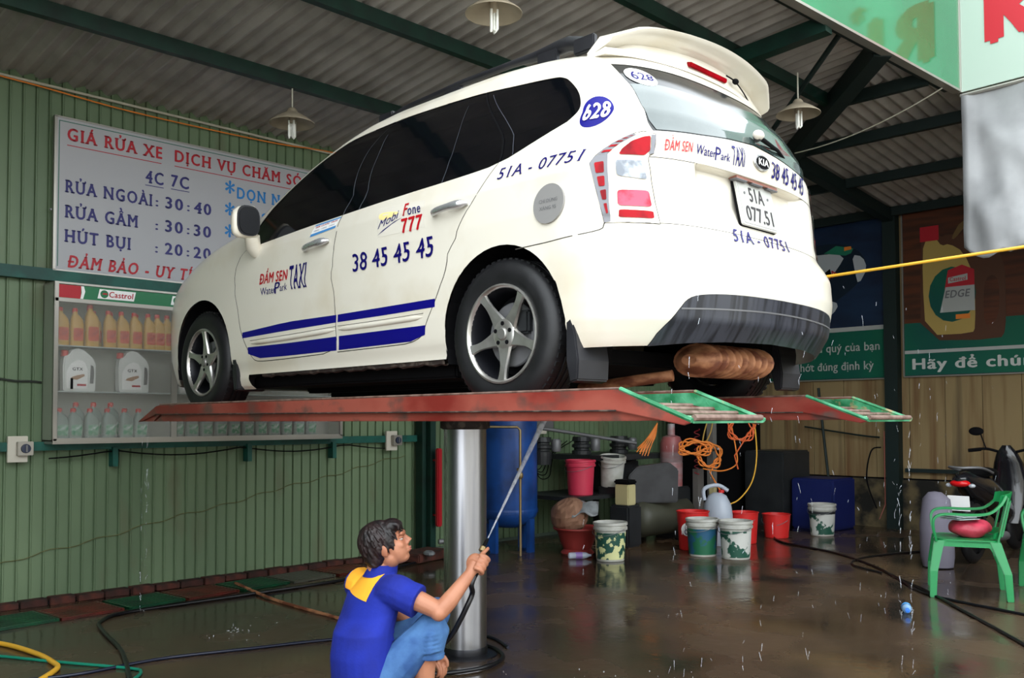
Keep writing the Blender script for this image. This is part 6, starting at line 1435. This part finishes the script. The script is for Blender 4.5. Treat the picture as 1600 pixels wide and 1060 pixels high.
# eyes, brows, lips, nostril
for s in (1, -1):
    ey = MB(); E3(ey, H(.0785, s*.0285, .005), (.0095, .0115, .0085), HM, 14, 10); e_ = ey.build('eye', mat('eye_white', (176, 164, 156), .3), PS, smooth=60)
    ey = MB(); E3(ey, H(.0865, s*.0292, .008), (.0045, .0058, .0058), HM, 12, 8); ey.build('iris', M['hair'], e_, smooth=60)
    lid = MB(); E3(lid, H(.0800, s*.0285, .011), (.0115, .0138, .0078), HM, 14, 8); lid.build('eyelid', M['skin'], e_, smooth=60)
    br = MB(); limb(br, [H(.097, s*.012, .030), H(.096, s*.028, .037), H(.082, s*.046, .032)], [.0022, .0034, .0016], 8); br.build('eyebrow', M['hair'], PS, smooth=60)
lp_ = MB(); E3(lp_, H(.1000, 0, -.0470), (.0055, .019, .0042), HM, 12, 8); E3(lp_, H(.0975, 0, -.0560), (.0055, .017, .0046), HM, 12, 8); lp_.build('lips', mat('lips', (172, 100, 88), .45), PS, smooth=60)
# hair: cap of combed tufts over the cranium, longer at the nape
hr = MB(); E3(hr, H(-.022, 0, .030), (.098, .083, .090), HM, 28, 18)
E3(hr, H(-.062, 0, -.030), (.052, .066, .060), HM); E3(hr, H(.045, 0, .072), (.052, .062, .036), HM)
random.seed(5)
for k in range(300):
    th = random.uniform(-2.55, 2.55)+PI; ph = random.uniform(-.95, 1.45)
    d = Vector((math.cos(th)*math.cos(ph), math.sin(th)*math.cos(ph), math.sin(ph))); base = Vector((-.020, 0, .026))+Vector((d.x*.093, d.y*.079, d.z*.089))
    if base.x > .045 and base.z < .045: continue
    if abs(base.y) > .045 and base.x > -.02 and base.z < -.0: continue
    cen = Vector((-.03, 0, .115)); fl = (base-cen); fl = (fl-d*fl.dot(d)).normalized(); tip = base+fl*random.uniform(.045, .065)+d*(-.004)
    hr.tube([H(*(base-fl*.012)), H(*((base+tip)/2+d*.006)), H(*tip)], [.003, .0052, .0015], 6)
for s in (1, -1): limb(hr, [H(.020, s*.071, .040), H(.024, s*.072, .012), H(.020, s*.070, -.014)], [.014, .010, .004], 8)
for k in range(11):
    y = -.05+.01*k; limb(hr, [H(.055, y*.9, .085), H(.088, y, .070), H(.099-abs(y)*.3, y*1.05, .044+.006*math.sin(k*2.2))], [.012, .010, .003], 8)
for k in range(13):
    y = -.06+.01*k; limb(hr, [H(-.082, y*.8, -.02), H(-.078, y*.85, -.06), H(-.060, y*.8, -.088+abs(y)*.25)], [.014, .012, .003], 8)
fuse(hr, 'hair', M['hair'], PS, voxel=.0034, smooth_it=1)
# shirt
sh = MB()
mid = (shR+shL)/2; ax = (shR-shL).normalized()
def ringpts(c, a, b, rx, ry, n=24): return [c+a*(rx*math.cos(t))+b*(ry*math.sin(t)) for t in [2*PI*i/n for i in range(n)]]
def loftsec(mb, secs, n=24):
    vs = []
    for c, a, b, rx, ry in secs: vs += ringpts(Vector(c), a, b, rx, ry, n)
    k = len(secs); fs = [(i*n+j, i*n+(j+1) % n, (i+1)*n+(j+1) % n, (i+1)*n+j) for i in range(k-1) for j in range(n)]+[tuple(reversed(range(n))), tuple((k-1)*n+j for j in range(n))]
    return mb.add(vs, fs)
fr = Vector((-ax.y, ax.x, 0)).normalized(); fr = fr if fr.dot(F_) > 0 else -fr
spine = [(pel-fr*.03+U_*-.135, .152, .124), (pel-fr*.045, .158, .130), (pel-fr*.055+U_*.10, .156, .126), (pel-fr*.045+U_*.20, .158, .120), (mid-fr*.040-U_*.085, .176, .112), (mid-fr*.022-U_*.010, .176, .094), (mid-fr*.008+U_*.032, .128, .076), (nb+U_*.012, .070, .064)]
loftsec(sh, [(c, ax, (fr+U_*.25).normalized() if i > 3 else fr, rx, ry) for i, (c, rx, ry) in enumerate(spine)])
for S, El, k in ((shR, elR, 1), (shL, elL, -1)):
    s0 = S-ax*k*.05+Vector((0, 0, -.01)); s1 = S+(El-S)*.50
    limb(sh, [s0, S+Vector((0, 0, .002)), S+(El-S)*.25, s1], [.080, .074, .071, .074])
# folds
random.seed(9)
for k in range(9):
    t = k/8; a = pel+ax*(.140-.02*t)-fr*.03+U_*(-.05+.30*t)+fr*(.02+.04*math.sin(k)); b = a-ax*.13-fr*(.10)+Vector((0, 0, -.14-.03*math.sin(k*3)))
    limb(sh, [a, a*.5+b*.5-fr*.02+ax*.012, b], [.004, .011, .003], 8)
for k in range(5):
    a = S = shR+Vector((-.01, -.01, -.07-.03*k)); b = a-ax*.16-fr*(.07+.015*k)+Vector((0, 0, -.10)); limb(sh, [a, (a+b)/2-fr*.014, b], [.012, .012, .003], 8)
SH = fuse(sh, 'shirt', M['shirt'], PS, voxel=.0055, smooth_it=5)
sh2 = MB(); loftsec(sh2, [(nb+Vector((.0, .0, -.010)), ax, fr, .080, .074), (nb+Vector((.008, .008, .022)), ax, fr, .070, .066), (nb+Vector((.012, .012, .040)), ax, fr, .066, .062)]); sh2.build('collar', M['shirt'], SH, smooth=60)
# yellow yoke: the faces of the shirt in the upper back region, lifted a little
me = SH.data; zc = nb.z
bmy = bmesh.new(); bmy.from_mesh(me); keep = []
for co, no in ((nb+U_*-.088, (U_+ax*.10)), (nb-ax*.150, ax), (nb+ax*.075, ax+U_*.15), (nb+fr*.012, fr)):
    bmesh.ops.bisect_plane(bmy, geom=bmy.faces[:]+bmy.edges[:]+bmy.verts[:], plane_co=co, plane_no=no)
for f in bmy.faces:
    c = f.calc_center_median(); d = c-nb; s = d.dot(ax); q = d.dot(fr)
    if (c-(nb+U_*-.088)).dot(U_+ax*.10) > 0 and s > -.150 and (c-(nb+ax*.075)).dot(ax+U_*.15) < 0 and q < .012: keep.append(f)
ks = set(keep); bmesh.ops.delete(bmy, geom=[f for f in bmy.faces if f not in ks], context='FACES')
bmy.normal_update()
for v in bmy.verts: v.co += v.normal*.0022
my = D.meshes.new('yoke'); bmy.to_mesh(my); bmy.free(); my.materials.clear(); my.materials.append(M['yoke']); my.polygons.foreach_set('use_smooth', [True]*len(my.polygons)); link('yoke', my, None, SH)
# knee length jeans
jn = MB()
loftsec(jn, [(pel+Vector((0, -.0, -.12)), ax, fr, .12, .10), (pel, ax, fr, .14, .115), (pel+Vector((0, -.03, .08)), ax, fr, .13, .11)])
for hp, kn, an in ((hipR, knR, anR), (hipL, knL, anL)):
    d = (an-kn).normalized(); ke = kn+F_*.012+Vector((0, 0, .012))
    limb(jn, [hp, hp*.6+ke*.4, hp*.2+ke*.8, ke, ke+d*.055-F_*.012, ke+d*.105-F_*.02], [.090, .086, .074, .068, .070, .070])
for k in range(5):
    c = knR+Vector((0, 0, -.01-.018*k))+R_*.035; limb(jn, [c+F_*.05, c+R_*.045, c-F_*.06+Vector((0, 0, -.02))], [.003, .008, .003], 8)
JN = fuse(jn, 'jeans', M['denim'], PS, voxel=.0055, smooth_it=4)
for kn, an in ((knR, anR), (knL, anL)):
    d = (an-kn).normalized(); c = kn+d*.108-F_*.010; a_ = R_; b_ = a_.cross(d).normalized()
    mb = MB(); loftsec(mb, [(c-d*.014, a_, b_, .0745, .0745), (c+d*.012, a_, b_, .0745, .0745)]); mb.build('rolled_cuff', M['denim'], JN, smooth=40, bevel=.004)
for an in (anR, anL):
    mb = MB(); mb.prism(rr(.135, .048, .045, 6), an+F_*.05+Vector((0, 0, -.083)), F_, Vector((-.707, .707, 0)), .018); mb.build('sandal', M['black'], PS, bevel=.003)
    MB().tube(spline([an+F_*.09+R_*.045+Vector((0, 0, -.07)), an+F_*.10+Vector((0, 0, -.02)), an+F_*.09-R_*.045+Vector((0, 0, -.07))]), .009, 6).build('sandal_strap', M['black'], PS)
# spray gun in the hand
GN = thing('spray_gun', 'black high-pressure spray gun held in the worker\'s right hand', 'spray gun', tuple(hcR+crs*.012))
g0 = hcR+crs*.022-gd*.05; g1 = nz-gd*.004
MB().tube([g0, hcR+crs*.022+gd*.04], [.013, .015], 12).build('grip', M['black'], GN, smooth=50)
MB().tube([hcR+crs*.022+gd*.03, hcR+crs*.024+gd*.075, g1-gd*.05, g1-gd*.02, g1], [.016, .014, .010, .008, .005], 12).build('barrel', M['black'], GN, smooth=50)
MB().tube([g1-gd*.065, g1-gd*.045], .014, 12).build('barrel_nut', M['brass'], GN, smooth=40)
MB().tube([hcR+crs*.024+gd*.06-out*.005, hcR+crs*.024+gd*.075-out*.045], .006, 8).build('side_lever', M['black'], GN, smooth=40)
hs = spline([g0, g0-gd*.03+Vector((0, 0, -.012)), (1.075, -.930, .612), (1.066, -.952, .560), (1.038, -.965, .500), (1.002, -.975, .440), (.955, -.990, .385), (.895, -1.020, .330), (.828, -1.050, .265), (.74, -1.08, .16), (.60, -1.06, .04), (.40, -1.0, .014), (.20, -.95, .014), (.08, -.75, .014), (.16, -.54, .014), (.28, -.36, .014), (.33, -.15, .014), (.26, .05, .014), (.09, .16, .014), (-.07, .18, .014)], 8)
top(MB().tube(hs, .0115, 10), 'hose', M['blackhose'], 'black pressure hose from the spray gun down to the floor around the column', 'hose', smooth=60)
